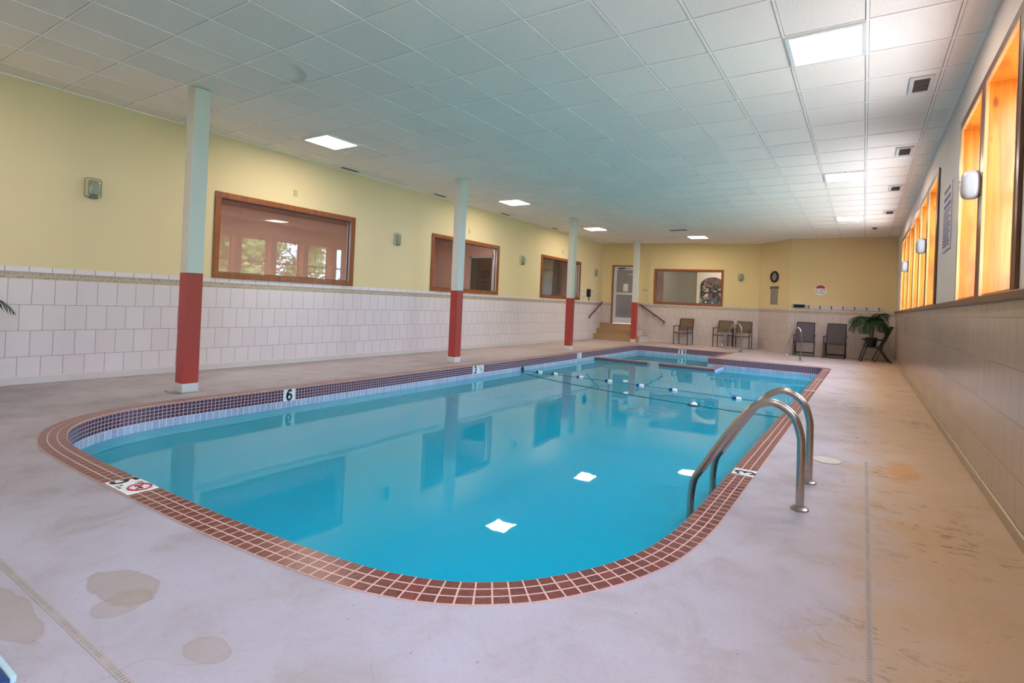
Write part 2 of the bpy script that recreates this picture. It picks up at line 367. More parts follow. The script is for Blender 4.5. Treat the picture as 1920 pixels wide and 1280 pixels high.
GL = {'3': [[(.1, .85), (.3, 1), (.6, 1), (.8, .82), (.75, .6), (.45, .52), (.78, .44), (.85, .2), (.62, 0), (.3, 0), (.08, .15)]],
 '6': [[(.8, .88), (.6, 1), (.38, .95), (.15, .65), (.1, .32), (.25, .05), (.5, 0), (.75, .08), (.87, .3), (.75, .52), (.5, .58), (.25, .5), (.13, .35)]],
 '5': [[(.8, 1), (.22, 1), (.16, .55), (.45, .64), (.75, .52), (.86, .3), (.72, .07), (.42, 0), (.1, .12)]],
 '9': [[(.2, .1), (.45, 0), (.7, .15), (.87, .5), (.85, .8), (.6, 1), (.35, .98), (.14, .75), (.25, .48), (.5, .42), (.75, .5), (.86, .66)]],
 '1': [[(.3, .8), (.55, 1), (.55, 0)]], '2': [[(.12, .78), (.3, 1), (.65, 1), (.82, .75), (.7, .5), (.1, 0), (.88, 0)]], '/': [[(.1, 0), (.9, 1)]], '.': [[(.4, .02), (.5, .02)]],
 'F': [[(.15, 0), (.15, 1), (.85, 1)], [(.15, .52), (.7, .52)]], 'T': [[(.05, 1), (.95, 1)], [(.5, 1), (.5, 0)]], 'N': [[(.12, 0), (.12, 1), (.88, 0), (.88, 1)]], 'O': [[(.5, 0), (.2, .12), (.08, .5), (.2, .88), (.5, 1), (.8, .88), (.92, .5), (.8, .12), (.5, 0)]],
 'D': [[(.12, 0), (.12, 1), (.5, 1), (.85, .75), (.85, .25), (.5, 0), (.12, 0)]], 'I': [[(.5, 0), (.5, 1)]], 'V': [[(.05, 1), (.5, 0), (.95, 1)]], 'G': [[(.88, .8), (.6, 1), (.3, .95), (.08, .5), (.3, .04), (.65, 0), (.88, .2), (.88, .48), (.55, .48)]]}
def text(name, body, size, mat, parent, loc, rot=None, ext=.0008, off=0, align='CENTER'):
    """flat lettering: each stroke a ribbon of constant width lying in local XY, .5 mm proud"""
    hgt = size * .72; wd = hgt * (.62 if len(body) < 2 else .6); adv = wd * 1.28; hw = hgt * (.105 if off else .07)
    x0 = loc[0] - (adv * (len(body) - 1) + wd) / 2; y0 = loc[1] - hgt / 2
    bm = nb()
    for ci, ch in enumerate(body):
        for st_ in GL.get(ch, []):
            P = [Vector((x0 + ci * adv + x * wd, y0 + y * hgt, 0)) for x, y in st_]; n = len(P); prev = None
            for i in range(n):
                a = (P[i] - P[i - 1]).normalized() if i else (P[1] - P[0]).normalized(); b = (P[i + 1] - P[i]).normalized() if i < n - 1 else a
                t = (a + b); t = t.normalized() if t.length > .3 else a; nn = Vector((-t.y, t.x, 0)) * (hw / max(.55, abs(Vector((-t.y, t.x, 0)).dot(Vector((-a.y, a.x, 0))))))
                e_ = t * hw * .5 * (-1 if i == 0 else (1 if i == n - 1 else 0))
                cur = [bm.verts.new((q.x, q.y, loc[2] + dz)) for q, dz in ((P[i] + nn + e_, 0), (P[i] - nn + e_, 0), (P[i] - nn + e_, .0006), (P[i] + nn + e_, .0006))]
                if prev:
                    for k in range(4): bm.faces.new((prev[k], prev[(k + 1) % 4], cur[(k + 1) % 4], cur[k]))
                prev = cur
    bmesh.ops.recalc_face_normals(bm, faces=bm.faces[:])
    return build(name, bm, mat, parent)

# a wall slab with rectangular openings; front face at offset 0, UV = (distance along, height)
def wall(name, p0, p1, z0, z1, thick, mat, holes=()):
    """p0->p1 on the floor; the room lies to the LEFT of p0->p1; slab extends to the right."""
    p0, p1 = Vector((*p0, 0)), Vector((*p1, 0)); d = (p1 - p0); L = d.length; d.normalize(); out = Vector((d.y, -d.x, 0))
    us = sorted({0, L, *[h[0] for h in holes], *[h[1] for h in holes]}); zs = sorted({z0, z1, *[h[2] for h in holes], *[h[3] for h in holes]})
    bm = nb(); uvl = bm.loops.layers.uv.new('UVMap'); cache = {}
    def V(u, z, s):
        k = (round(u, 4), round(z, 4), s)
        if k not in cache: cache[k] = bm.verts.new(p0 + d * u + out * (thick * s) + Vector((0, 0, z)))
        return cache[k]
    def solid(i, j):
        if i < 0 or j < 0 or i >= len(us) - 1 or j >= len(zs) - 1: return False
        u, z = (us[i] + us[i + 1]) / 2, (zs[j] + zs[j + 1]) / 2
        return not any(h[0] < u < h[1] and h[2] < z < h[3] for h in holes)
    def face(vs, uvs):
        f = bm.faces.new(vs)
        for l, q in zip(f.loops, uvs): l[uvl].uv = q
    for i in range(len(us) - 1):
        for j in range(len(zs) - 1):
            if not solid(i, j): continue
            a, b, c, e = us[i], us[i + 1], zs[j], zs[j + 1]
            q = [(a, c), (b, c), (b, e), (a, e)]
            face([V(u, z, 0) for u, z in q], q); face([V(u, z, 1) for u, z in q[::-1]], q[::-1])
            for (k, l, s0, s1) in ((i - 1, j, (a, e), (a, c)), (i + 1, j, (b, c), (b, e)), (i, j - 1, (a, c), (b, c)), (i, j + 1, (b, e), (a, e))):
                if not solid(k, l):
                    face([V(*s0, 0), V(*s0, 1), V(*s1, 1), V(*s1, 0)], [s0, s0, s1, s1])
    bmesh.ops.recalc_face_normals(bm, faces=bm.faces[:])
    return tag(build(name, bm, mat), kind='structure')

# ------------------------------------------------------------------ pool outline
def catmull(pts, n=8): return [(v.x, v.y) for v in smooth_path([(x, y, 0) for x, y in pts], n)]
c1 = catmull([(-6.33, 3.0), (-6.31, 2.55), (-6.21, 2.12), (-6.01, 1.79), (-5.72, 1.55), (-5.37, 1.41), (-5.0, 1.345), (-4.5, 1.325), (-3.9, 1.323), (-3.0, 1.335), (-2.4, 1.362), (-2.07, 1.39), (-1.76, 1.435), (-1.52, 1.505), (-1.337, 1.593), (-1.2, 1.69), (-1.09, 1.79), (-.985, 1.92), (-.884, 2.075), (-.806, 2.23), (-.736, 2.42), (-.69, 2.65), (-.66, 2.98), (-.652, 3.45)], 6)
rs = [(-.64, 5), (-.62, 7.5), (-.60, 10), (-.585, 12), (-.575, 13.25)]
c2 = [(-.575 - .42 + .42 * math.cos(a), 13.25 + .42 * math.sin(a)) for a in [k * PI / 16 for k in range(1, 9)]]
OUT = [(-6.33, 15.97)] + [(-6.33, y) for y in (13, 10, 7, 5)] + c1 + rs + c2 + [(-3.2, 13.68), (-3.2, 15.97)]
def area(P): return sum(P[i - 1][0] * P[i][1] - P[i][0] * P[i - 1][1] for i in range(len(P))) / 2
def offset(P, d):   # inward for CCW
    n = len(P); R = []
    for i in range(n):
        a, b, c = Vector(P[i - 1]), Vector(P[i]), Vector(P[(i + 1) % n])
        e1 = (b - a).normalized(); e2 = (c - b).normalized()
        n1 = Vector((-e1.y, e1.x)); n2 = Vector((-e2.y, e2.x)); m_ = (n1 + n2).normalized()
        R.append(tuple(b + m_ * (d / max(.3, m_.dot(n1)))))
    return R
if area(OUT) < 0: OUT.reverse()
# densify long edges
D = []
for i, a in enumerate(OUT):
    b = OUT[(i + 1) % len(OUT)]; L = math.dist(a, b); k = max(1, int(L / .5))
    D += [(a[0] + (b[0] - a[0]) * t / k, a[1] + (b[1] - a[1]) * t / k) for t in range(k)]
OUT = D; INN = offset(OUT, .167); INW = offset(OUT, .172)

# floor
def ring_fill(loops, z):
    bm = nb(); es = []
    for P in loops:
        vs = [bm.verts.new((x, y, z)) for x, y in P]
        es += [bm.edges.new((vs[i - 1], vs[i])) for i in range(len(vs))]
    bmesh.ops.triangle_fill(bm, use_beauty=True, use_dissolve=False, edges=es)
    for f in bm.faces:
        if f.normal.z < 0: f.normal_flip()
    return bm
YB = -3.2
ROOM = [(XL, YB), (XR, YB), (XR, 17.7), (-2.0, 17.7), (-3.05, 18.7), (XL, 17.6)]
bm = ring_fill([ROOM, OUT], 0)
bmesh.ops.recalc_face_normals(bm, faces=bm.faces[:])
if sum(f.normal.z for f in bm.faces) < 0: bmesh.ops.reverse_faces(bm, faces=bm.faces[:])
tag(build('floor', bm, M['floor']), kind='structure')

# coping, mosaic band, waterline, basin, water
def strip(P0, P1, z0, z1, t0, t1, bm, uvl):
    s = 0; n = len(P0)
    for i in range(n):
        j = (i + 1) % n; a, b = P0[i], P0[j]; L = math.dist(P1[i], P1[j]) * .5 + math.dist(a, b) * .5
        f = bm.faces.new([bm.verts.new((*a, z0)), bm.verts.new((*b, z0)), bm.verts.new((*P1[j], z1)), bm.verts.new((*P1[i], z1))])
        for l, q in zip(f.loops, ((s, t0), (s + L, t0), (s + L, t1), (s, t1))): l[uvl].uv = q
        s += L
YS = 0
pool = empty('swimming_pool', (0, 0, 0), 0, 'long swimming pool full of turquoise water with maroon tile coping', 'swimming pool')
bm = nb(); uvl = bm.loops.layers.uv.new('UVMap')
strip(OUT, OUT, 0, .006, -.002, 0, bm, uvl)
strip(OUT, INN, .006, .006, .0, .167, bm, uvl); I2 = offset(OUT, .172)
strip(INN, I2, .006, .0, .167, .172, bm, uvl); strip(I2, I2, 0, -.008, .172, .180, bm, uvl)
build('coping', bm, M['cop'], pool)
bm = nb(); uvl = bm.loops.layers.uv.new('UVMap'); strip(I2, I2, -.008, -.150, 0, .1448, bm, uvl)
build('mosaic_band', bm, M['mos'], pool)
bm = nb(); uvl = bm.loops.layers.uv.new('UVMap'); strip(I2, I2, -.150, -.246, 0, .085, bm, uvl)
build('waterline_tile', bm, M['wtile'], pool)
bm = nb(); uvl = bm.loops.layers.uv.new('UVMap'); strip(I2, I2, -.246, -1.5, 0, 1.2, bm, uvl)
b2 = ring_fill([I2], -1.5); me = bpy.data.meshes.new('t'); b2.to_mesh(me); b2.free(); bm.from_mesh(me); bpy.data.meshes.remove(me)
build('basin', bm, M['basin'], pool)
bm = ring_fill([offset(OUT, .1725)], WZ)
wt = build('water', bm, M['water'], pool); tag(wt, 'clear turquoise pool water')
# submerged bench steps at the far right and the low spa wall
bm = nb()
box(bm, -2.95, -.78, 13.1, 13.5, -1.5, -.42); box(bm, -2.95, -.78, 12.75, 13.1, -1.5, -.72); box(bm, -2.95, -.78, 12.4, 12.75, -1.5, -1.02)
build('underwater_step', bm, M['basin'], pool)
def uvbox(bm, uvl, x0, x1, y0, y1, z0, z1):
    for f in box(bm, x0, x1, y0, y1, z0, z1):
        nx = abs(f.normal.x) if f.normal.length else 0
        f.normal_update(); n_ = f.normal
        for l in f.loops:
            v = l.vert.co
            l[uvl].uv = (v.x + v.y, v.z + 1) if abs(n_.z) < .5 else (v.x + v.y * .0, v.y)
for (x0, x1, nm) in ((-6.155, -4.66, 'spa_wall'), (-4.36, -3.0, 'spa_wall')):
    bm = nb(); uvl = bm.loops.layers.uv.new('UVMap'); uvbox(bm, uvl, x0, x1, 12.62, 12.80, -1.5, -.185); build(nm, bm, M['mos'], pool)
    bm = nb(); box(bm, x0, x1, 12.605, 12.815, -.185, -.172, bev=.004); build('spa_wall_cap', bm, M['spacap'], pool)
bm = nb(); uvl = bm.loops.layers.uv.new('UVMap'); uvbox(bm, uvl, -3.16, -2.98, 12.80, 13.50, -1.5, -.185); uvbox(bm, uvl, -2.98, -2.975, 12.62, 13.50, -.4, -.19); build('spa_wall', bm, M['wtile'], pool)
bm = nb(); box(bm, -3.165, -2.97, 12.80, 13.50, -.185, -.172, bev=.004); build('spa_wall_cap', bm, M['spacap'], pool)
for yj, xj in ((9.2, -.61), (10.9, -.6), (12.9, -.585)):
    bm = nb(); box(bm, xj - .17, xj, yj, yj + .05, .0062, .009); build('coping_joint', bm, M['stepw'], pool)

# depth markers set in the coping and band
def marker(name, loc, rot, w_, h_, label, items, mat='white'):
    e = empty(name, loc, 0, label, 'depth marker', 'pool depth markers'); e.rotation_euler = rot
    bm = nb(); box(bm, -w_ / 2, w_ / 2, -h_ / 2, h_ / 2, -.004, .002, bev=.0015); build('tile', bm, M[mat], e)
    for (b, s, x, y, m_, o) in items:
        text('lettering', b, s, M[m_], e, (x, y, .0025), None, off=o)
    return e
xf = -6.33 + .172 + .001
VR = (PI / 2, 0, PI / 2)      # on the left inner face, reading from +x
marker('depth_marker', (xf, 3.95, -.079), VR, .158, .142, 'white depth tile reading 6 under the left rim', [('6', .17, 0, 0, 'ink', .004)])
marker('depth_marker', (xf, 7.70, -.079), VR, .32, .142, 'white depth tile reading 3 1/2 under the left rim', [('3', .16, -.085, 0, 'ink', .004), ('1', .075, .04, .03, 'ink', .001), ('/', .12, .065, 0, 'ink', 0), ('2', .075, .10, -.03, 'ink', .001)])
marker('depth_marker', (xf, 11.75, -.079), VR, .22, .142, 'white depth tile reading 3 under the left rim, the farthest along that side', [('3', .15, -.03, 0, 'ink', .004), ('FT', .05, .06, -.03, 'ink', 0)])
marker('depth_marker', (-4.73, 15.97 - .173, -.1), (PI / 2, 0, 0), .24, .15, 'small white depth tile on the far wall of the pool', [('3', .15, -.06, 0, 'ink', .005), ('9', .15, .06, 0, 'ink', .005)])
marker('depth_marker', (-.727, 4.11, .0065), (0, 0, PI / 2), .155, .155, 'white depth tile reading 3 in the right coping beside the ladder', [('3', .17, 0, -.01, 'ink', .004), ('.', .12, -.055, .075, 'ink', .003)])
e = marker('depth_marker', (-3.735, 1.413, .0065), (0, 0, 0), .315, .158, 'white depth tile reading 5 with a red no diving symbol in the near coping', [('5', .165, -.112, .002, 'ink', .004), ('FT', .038, -.02, .045, 'ink', .001), ('NO', .022, -.035, -.04, 'ink', 0), ('DIVING', .02, -.012, -.062, 'ink', 0)])
bm = nb(); tube(bm, [(.075 + .062 * math.cos(a), .012 + .055 * math.sin(a), .004) for a in [k * PI / 12 for k in range(24)]], .005, 6, closed=True)
tube(bm, [(.03, .05, .004), (.12, -.026, .004)], .005, 6); build('prohibition_ring', bm, M['redink'], e)
bm = nb(); tube(bm, smooth_path([(.04, .0, .004), (.06, .018, .004), (.085, .008, .004), (.11, .014, .004)], 4), .004, 6); lathe(bm, [(.006, .001), (.008, .004), (.001, .007)], 10, c=(.05, .028, 0)); build('swimmer_figure', bm, M['ink'], e)

# ------------------------------------------------------------------ walls
WY = [(4.10, 5.13), (5.28, 6.31)] + [(8.2 + 1.2 * k, 9.23 + 1.2 * k) for k in range(6)]
WBACK = [(.2, 1.23), (1.38, 2.41), (-2.4, -1.37), (-1.22, -.19)]
WZ0, WZ1 = 1.40, 3.06
ALLW = WBACK + WY
rh = [(y0 - YB, y1 - YB, WZ0, WZ1) for y0, y1 in ALLW]
RT = .30
wall('wall_right', (XR, YB), (XR, 17.82), 0, H + .1, RT, M['wall_r'], rh)
LW = [(4.06, 6.57), (8.64, 11.175), (13.29, 15.85)]
LZ0, LZ1 = 1.385, 2.69
Y0L = 17.6
wall('wall_left', (XL, Y0L), (XL, YB), 0, H + .1, .12, M['wall_l'], [(Y0L - b + .05, Y0L - a - .05, LZ0 + .05, LZ1 - .05) for a, b in LW])
A0, A1 = Vector((-3.05, 18.7, 0)), Vector((XL, 17.6, 0)); AL = (A1 - A0).length; AD = (A1 - A0).normalized()
def apt(x): return (A0.x - x) / -AD.x     # u of a world x on the far wall
DU = (apt(-7.07), apt(-8.02)); WU = (apt(-4.19), apt(-6.515))
wall('wall_far', A0[:2], A1[:2], 0, H + .1, .12, M['wall_f'], [(DU[0], DU[1], .60, 2.74), (WU[0] + .05, WU[1] - .05, 1.42, 2.58)])
wall('wall_corner', (-2.0, 17.7), (-3.05, 18.7), 0, H + .1, .12, M['wall_f'])
wall('wall_end', (XR, 17.7), (-2.0, 17.7), 0, H + .1, .12, M['wall_f'])
# wall behind the camera
bk = []
wall('wall_back', (XL, YB), (XR, YB), 0, H + .1, .2, M['wall_l'], bk)

# ceiling slab and T-bar grid
bm = nb(); P = [(XL, YB), (XR, YB), (XR, 17.7), (-2.0, 17.7), (-3.05, 18.7), (XL, 17.6)]
lo = [bm.verts.new((x, y, H)) for x, y in P]; hi = [bm.verts.new((x, y, H + .1)) for x, y in P]
bm.faces.new(lo[::-1]); bm.faces.new(hi)
for i in range(len(P)): bm.faces.new((lo[i - 1], lo[i], hi[i], hi[i - 1]))
ceil = tag(build('ceiling', bm, M['ceil']), kind='structure')
bm = nb(); hb, zb = .0095, .007
k = -14
while GX + GT * k < XR:
    x = GX + GT * k
    if x > XL: box(bm, x - hb, x + hb, YB, 17.6 if x > -2.1 else 17.68 + max(0, (x - XL) * .18), H - zb, H + .001)
    k += 1
k = -10
while GY + GT * k < 17.6:
    y = GY + GT * k
    if y > YB: box(bm, XL, XR, y - hb, y + hb, H - zb + .001, H + .001)
    k += 1
box(bm, XR - .02, XR, YB, 17.7, H - .012, H); box(bm, XL, XL + .02, YB, 17.6, H - .012, H)
tag(build('trim_1', bm, M['tbar']), kind='structure')

# ------------------------------------------------------------------ ceiling lights
def light(i, j, label, first=[None]):
    loc = (GX + GT * (i + .5), GY + GT * (j + .5), H - .006)
    if first[0] is None:
        e = empty('ceiling_light', loc, 0, label, 'ceiling light', 'square ceiling light panels')
        bm = nb(); a = GT / 2 - .006; b = a - .035
        for q in ((-a, a, b, a), (-a, a, -a, -b), (-a, -b, -b, b), (b, a, -b, b)): box(bm, *q, -.014, .004, bev=.002)
        build('frame', bm, M['lfr'], e)
        bm = nb(); box(bm, -b, b, -b, b, -.006, .003); build('diffuser', bm, M['panel'], e)
        first[0] = e; return e
    return copy_tree(first[0], None, loc, 0, label)
light(-1, 3, 'largest square ceiling light panel, nearest on the window side')
light(-1, 11, 'second square ceiling light panel along the window side')
light(-1, 18, 'farthest square ceiling light panel along the window side')
light(-12, 3, 'nearest square ceiling light panel above the left wall, past the first post')
light(-12, 11, 'square ceiling light panel right of the second post')
light(-12, 18, 'square ceiling light panel right of the third post')
light(-8, 22, 'square ceiling light panel near the far wall window')
light(-1, -5, 'square ceiling light panel behind the viewpoint on the window side')
light(-12, -5, 'square ceiling light panel behind the viewpoint on the left side')

# ------------------------------------------------------------------ ceiling vents
def vent(name, x, y, wx, wy, label, fr, group, bars=6, cover=None):
    e = empty(name, (x, y, H - .008), 0, label, 'ceiling vent', group)
    a, b = wx / 2, wy / 2; t = fr
    if t:
        bm = nb(); box(bm, -a - t, a + t, b, b + t, -.012, .004); box(bm, -a - t, a + t, -b - t, -b, -.012, .004); box(bm, -a - t, -a, -b, b, -.012, .004); box(bm, a, a + t, -b, b, -.012, .004)
        build('frame', bm, M['ventw'], e)
    bm = nb(); box(bm, -a, a, -b, b, -.001, .003)
    for k in range(bars):
        yy = -b + (k + .5) * wy / bars; box(bm, -a, a, yy - .004, yy + .004, -.009, -.001)
    build('louvre', bm, M['vent'], e)
    return e
nm = ['nearest the window wall corner of the view', 'second along the window wall', 'third along the window wall', 'farthest along the window wall']
for (y, l) in zip((6.27, 8.69, 11.1, 13.6), nm): vent('ceiling_vent', .41, y, .13, .34, 'white framed dark ceiling vent, ' + l, .035, 'vents along the window wall', 8)
for (y, l) in zip((6.3, 8.7, 11.2, 13.8), ('past the first post', 'left of the second post', 'right of the second post', 'left of the third post')): vent('ceiling_vent', XL + .14, y, .07, .36, 'narrow dark slot vent at the left wall, ' + l, 0, 'slot vents along the left wall', 3)
vent('ceiling_vent', -4.75, 15.0, .5, .2, 'wide dark ceiling vent over the far end of the pool', .02, None, 5)
e = empty('smoke_detector', (.17, 15.9, H), 0, 'small round detector on the ceiling near the far right corner', 'smoke detector')
bm = nb(); lathe(bm, [(.06, 0), (.06, -.02), (.035, -.045)], 20); build('housing', bm, M['vent'], e)

# ------------------------------------------------------------------ posts
for i, (x, y, l) in enumerate(((-6.76, 3.05, 'nearest and tallest looking square post, white above red, at the left edge of the pool'), (-6.78, 7.72, 'second square post from the left, white above red, before the middle lobby window'), (-6.80, 12.32, 'third square post, white above red, in front of the far left window'), (-6.84, 17.05, 'farthest square post, white above red, beside the glass door'))):
    e = empty('post', (x, y, 0), 0, l, 'post', 'square posts along the pool')
    a = .085
    bm = nb(); box(bm, -a, a, -a, a, 1.385, H - .008, bev=.006); build('upper_shaft', bm, M['col_w'], e)
    bm = nb(); box(bm, -a - .001, a + .001, -a - .001, a + .001, .105, 1.385, bev=.006); build('lower_shaft', bm, M['col_r'], e)
    bm = nb(); box(bm, -a - .003, a + .003, -a - .003, a + .003, 0, .105, bev=.004); build('foot', bm, M['col_b'], e)
    if i == 0:
        bm = nb(); box(bm, -a - .09, a + .05, -a - .07, a + .03, 0.0005, .006, bev=.002); build('base_plate', bm, M['steeld'], e)

# ------------------------------------------------------------------ left wall windows
def xform(bm, origin, d, n_):
    """local x -> d, local y -> n_ (into room), z up"""
    m_ = Matrix(((d.x, n_.x, 0, origin.x), (d.y, n_.y, 0, origin.y), (0, 0, 1, 0), (0, 0, 0, 1))); bm.transform(m_)
    if m_.to_3x3().determinant() < 0: bmesh.ops.reverse_faces(bm, faces=bm.faces[:])
def lobby_window(name, origin, d, n_, L, z0, z1, depth=.12, fw=.085):
    e = empty(name, (0, 0, 0), kind='structure')
    bm = nb()
    for q in ((0, L, z1 - fw, z1), (0, L, z0, z0 + fw), (0, fw, z0 + fw, z1 - fw), (L - fw, L, z0 + fw, z1 - fw)): box(bm, q[0], q[1], .001, .024, q[2], q[3], bev=.004)
    xform(bm, origin, d, n_); build('window_frame', bm, M['brown'], e)
    bm = nb(); a = fw - .035
    for q in ((a, L - a, z1 - a - .02, z1 - a), (a, L - a, z0 + a, z0 + a + .02), (a, a + .02, z0 + a, z1 - a), (L - a - .02, L - a, z0 + a, z1 - a)): box(bm, q[0], q[1], -depth, 0, q[2], q[3])
    xform(bm, origin, d, n_); build('jamb_lining', bm, M['alu'], e)
    bm = nb(); f2 = fw + .004
    for q in ((f2, L - f2, z1 - f2 - .012, z1 - f2), (f2, L - f2, z0 + f2, z0 + f2 + .01), (f2, f2 + .01, z0 + f2, z1 - f2), (L - f2 - .012, L - f2, z0 + f2, z1 - f2)): box(bm, q[0], q[1], -.055, -.035, q[2], q[3])
    xform(bm, origin, d, n_); build('gasket', bm, M['gask'], e)
    bm = nb(); box(bm, fw - .01, L - fw + .01, -.051, -.045, z0 + fw - .01, z1 - fw + .01); xform(bm, origin, d, n_); build('window_pane', bm, M['glass_in'], e)
for k, (a, b) in enumerate(LW): lobby_window('window_%d' % (k + 1), Vector((XL, a, 0)), Vector((0, 1, 0)), Vector((1, 0, 0)), b - a, LZ0, LZ1)
nA = Vector((-AD.y, AD.x, 0)); 
if nA.y > 0: nA = -nA
lobby_window('window_4', A0 + AD * WU[0], AD, nA, WU[1] - WU[0], 1.37, 2.63, fw=.07)

# ------------------------------------------------------------------ window wall: deep pine reveals
def outer_window(k, y0, y1):
    e = empty('window_%d' % k, (0, 0, 0), kind='structure'); z0, z1 = WZ0, WZ1
    c = .075; X = XR; t = .018
    bm = nb()
    for q in ((y0 - c, y1 + c, z1 - .005, z1 + c), (y0 - c, y0 + .005, z0, z1), (y1 - .005, y1 + c, z0, z1)): box(bm, X - .022, X - .001, *q, bev=.004)
    build('casing', bm, M['brown_r'], e)
    bm = nb()
    for q in ((y0 + .005, y1 - .005, z1 - .02, z1 - .005), (y0 + .005, y0 + .02, z0, z1 - .02), (y1 - .02, y1 - .005, z0, z1 - .02)): box(bm, X - .026, X - .004, *q)
    build('casing_edge', bm, M['pinel'], e)
    for (nm_, q) in (('jamb', (y1 - t, y1, z0, z1)), ('jamb', (y0, y0 + t, z0, z1)), ('head', (y0 + t, y1 - t, z1 - t, z1)), ('sill', (y0 + t, y1 - t, z0, z0 + t))):
        bm = nb(); box(bm, X - .003, X + RT, *q); build(nm_, bm, M['pine'], e)
    bm = nb(); s = .05; a, b, g0, g1 = y0 + t, y1 - t, z0 + t, z1 - t
    zm = (g0 + g1) / 2
    for q in ((a, b, g1 - s, g1), (a, b, g0, g0 + s), (a, a + s, g0, g1), (b - s, b, g0, g1), (a, b, zm - .025, zm + .025)): box(bm, X + RT - .06, X + RT - .02, *q)
    build('sash', bm, M['pine'], e)
    bm = nb(); box(bm, X + RT - .042, X + RT - .038, a + .01, b - .01, g0 + .01, g1 - .01); build('window_pane', bm, M['glass'], e)
    ld = bpy.data.lights.new('sky_portal', 'AREA'); ld.shape = 'RECTANGLE'; ld.size = b - a; ld.size_y = g1 - g0; ld.cycles.is_portal = True
    lo_ = bpy.data.objects.new('sky_portal', ld); COL.objects.link(lo_); lo_.location = (X + RT + .01, (a + b) / 2, (g0 + g1) / 2); lo_.rotation_euler = (PI / 2, 0, PI / 2)
for k, (a, b) in enumerate(ALLW): outer_window(k + 5, a, b)
bm = nb(); box(bm, XR - .035, XR + .001, YB, 17.69, 1.345, 1.40, bev=.006); tag(build('trim_2', bm, M['brown_r']), kind='structure')
bm = nb(); box(bm, XR - .018, XR + .001, YB, 17.69, 0, .075, bev=.006); tag(build('baseboard_right', bm, M['baseb']), kind='structure')
bm = nb(); box(bm, XL - .001, XL + .012, YB, 17.1, 0, .088, bev=.005); tag(build('baseboard_left', bm, M['stepw']), kind='structure')
for k, h in enumerate(bk):
    e = empty('window_%d' % (20 + k), (0, 0, 0), kind='structure'); bm = nb(); x0, x1 = XL + h[0], XL + h[1]
    for q in ((x0, x0 + .06, .3, 2.6), (x1 - .06, x1, .3, 2.6), (x0, x1, .3, .36), (x0, x1, 2.54, 2.6), ((x0 + x1) / 2 - .03, (x0 + x1) / 2 + .03, .3, 2.6)): box(bm, q[0], q[1], YB - .14, YB - .06, q[2], q[3])
    build('window_frame', bm, M['alu'], e)
    bm = nb(); box(bm, x0 + .03, x1 - .03, YB - .103, YB - .098, .33, 2.57); build('window_pane', bm, M['glass'], e)
    ld = bpy.data.lights.new('sky_portal', 'AREA'); ld.shape = 'RECTANGLE'; ld.size = x1 - x0; ld.size_y = 2.3; ld.cycles.is_portal = True
    lo_ = bpy.data.objects.new('sky_portal', ld); COL.objects.link(lo_); lo_.location = ((x0 + x1) / 2, YB - .22, 1.45); lo_.rotation_euler = (PI / 2, 0, 0)

# outside
bm = nb(); box(bm, -30, 30, -30, 40, -1.75, -1.7); tag(build('ground', bm, M['grass']), kind='structure')
bm = nb(); box(bm, 1.1, 6.2, -8, 22, -1.7, -.12); tag(build('bounce_patio', bm, M['bounce_paving']), kind='structure')  # unseen pale paving added to bounce sunlight up through the windows onto the ceiling
bm = nb(); box(bm, -9, 1.1, -8, YB - .21, -1.7, -.12); tag(build('bounce_patio', bm, M['bounce_paving']), kind='structure')
def tree(name, x, y, h_, r, n, label, seed):
    rnd = random.Random(seed); e = empty(name, (x, y, -1.7), 0, label, 'tree', 'trees outside the windows')
    bm = nb(); tube(bm, smooth_path([(0, 0, 0), (.1, .05, h_ * .3), (-.05, 0, h_ * .6), (0, .1, h_ * .9)], 4), [.16 - .12 * i / 12 for i in range(13)], 8)
    for k in range(7):
        a = rnd.uniform(0, 2 * PI); z = h_ * rnd.uniform(.35, .7); tube(bm, [(0, 0, z), (math.cos(a) * r * .4, math.sin(a) * r * .4, z + .5), (math.cos(a) * r * .75, math.sin(a) * r * .75, z + .9)], [.06, .04, .015], 6)
    build('trunk', bm, M['bark'], e)
    bm = nb(); cl = [(rnd.gauss(0, r * .42), rnd.gauss(0, r * .42), h_ * rnd.uniform(.12, .95)) for _ in range(46)]
    for k in range(n):
        c = rnd.choice(cl); p = Vector((c[0] + rnd.gauss(0, .33), c[1] + rnd.gauss(0, .33), c[2] + rnd.gauss(0, .3)))
        a = Vector((rnd.gauss(0, 1), rnd.gauss(0, 1), rnd.gauss(0, .7))).normalized(); b = a.orthogonal().normalized(); s = rnd.uniform(.11, .19)
        v = [bm.verts.new(p + q) for q in (a * -s, b * s * .5, a * s, b * -s * .5)]; bm.faces.new(v)
    build('foliage', bm, M['tree'], e)
for i, (x, y) in enumerate(((7.4, 0.5), (8.0, 6.0), (7.2, 11.4), (8.2, 16.6), (8.0, 22.2), (11.5, 9.0), (11.5, 15.5))):
    tree('garden_tree', x, y, 6.4, 2.0, 6500, 'leafy green tree standing outside the tall windows', 10 + i)

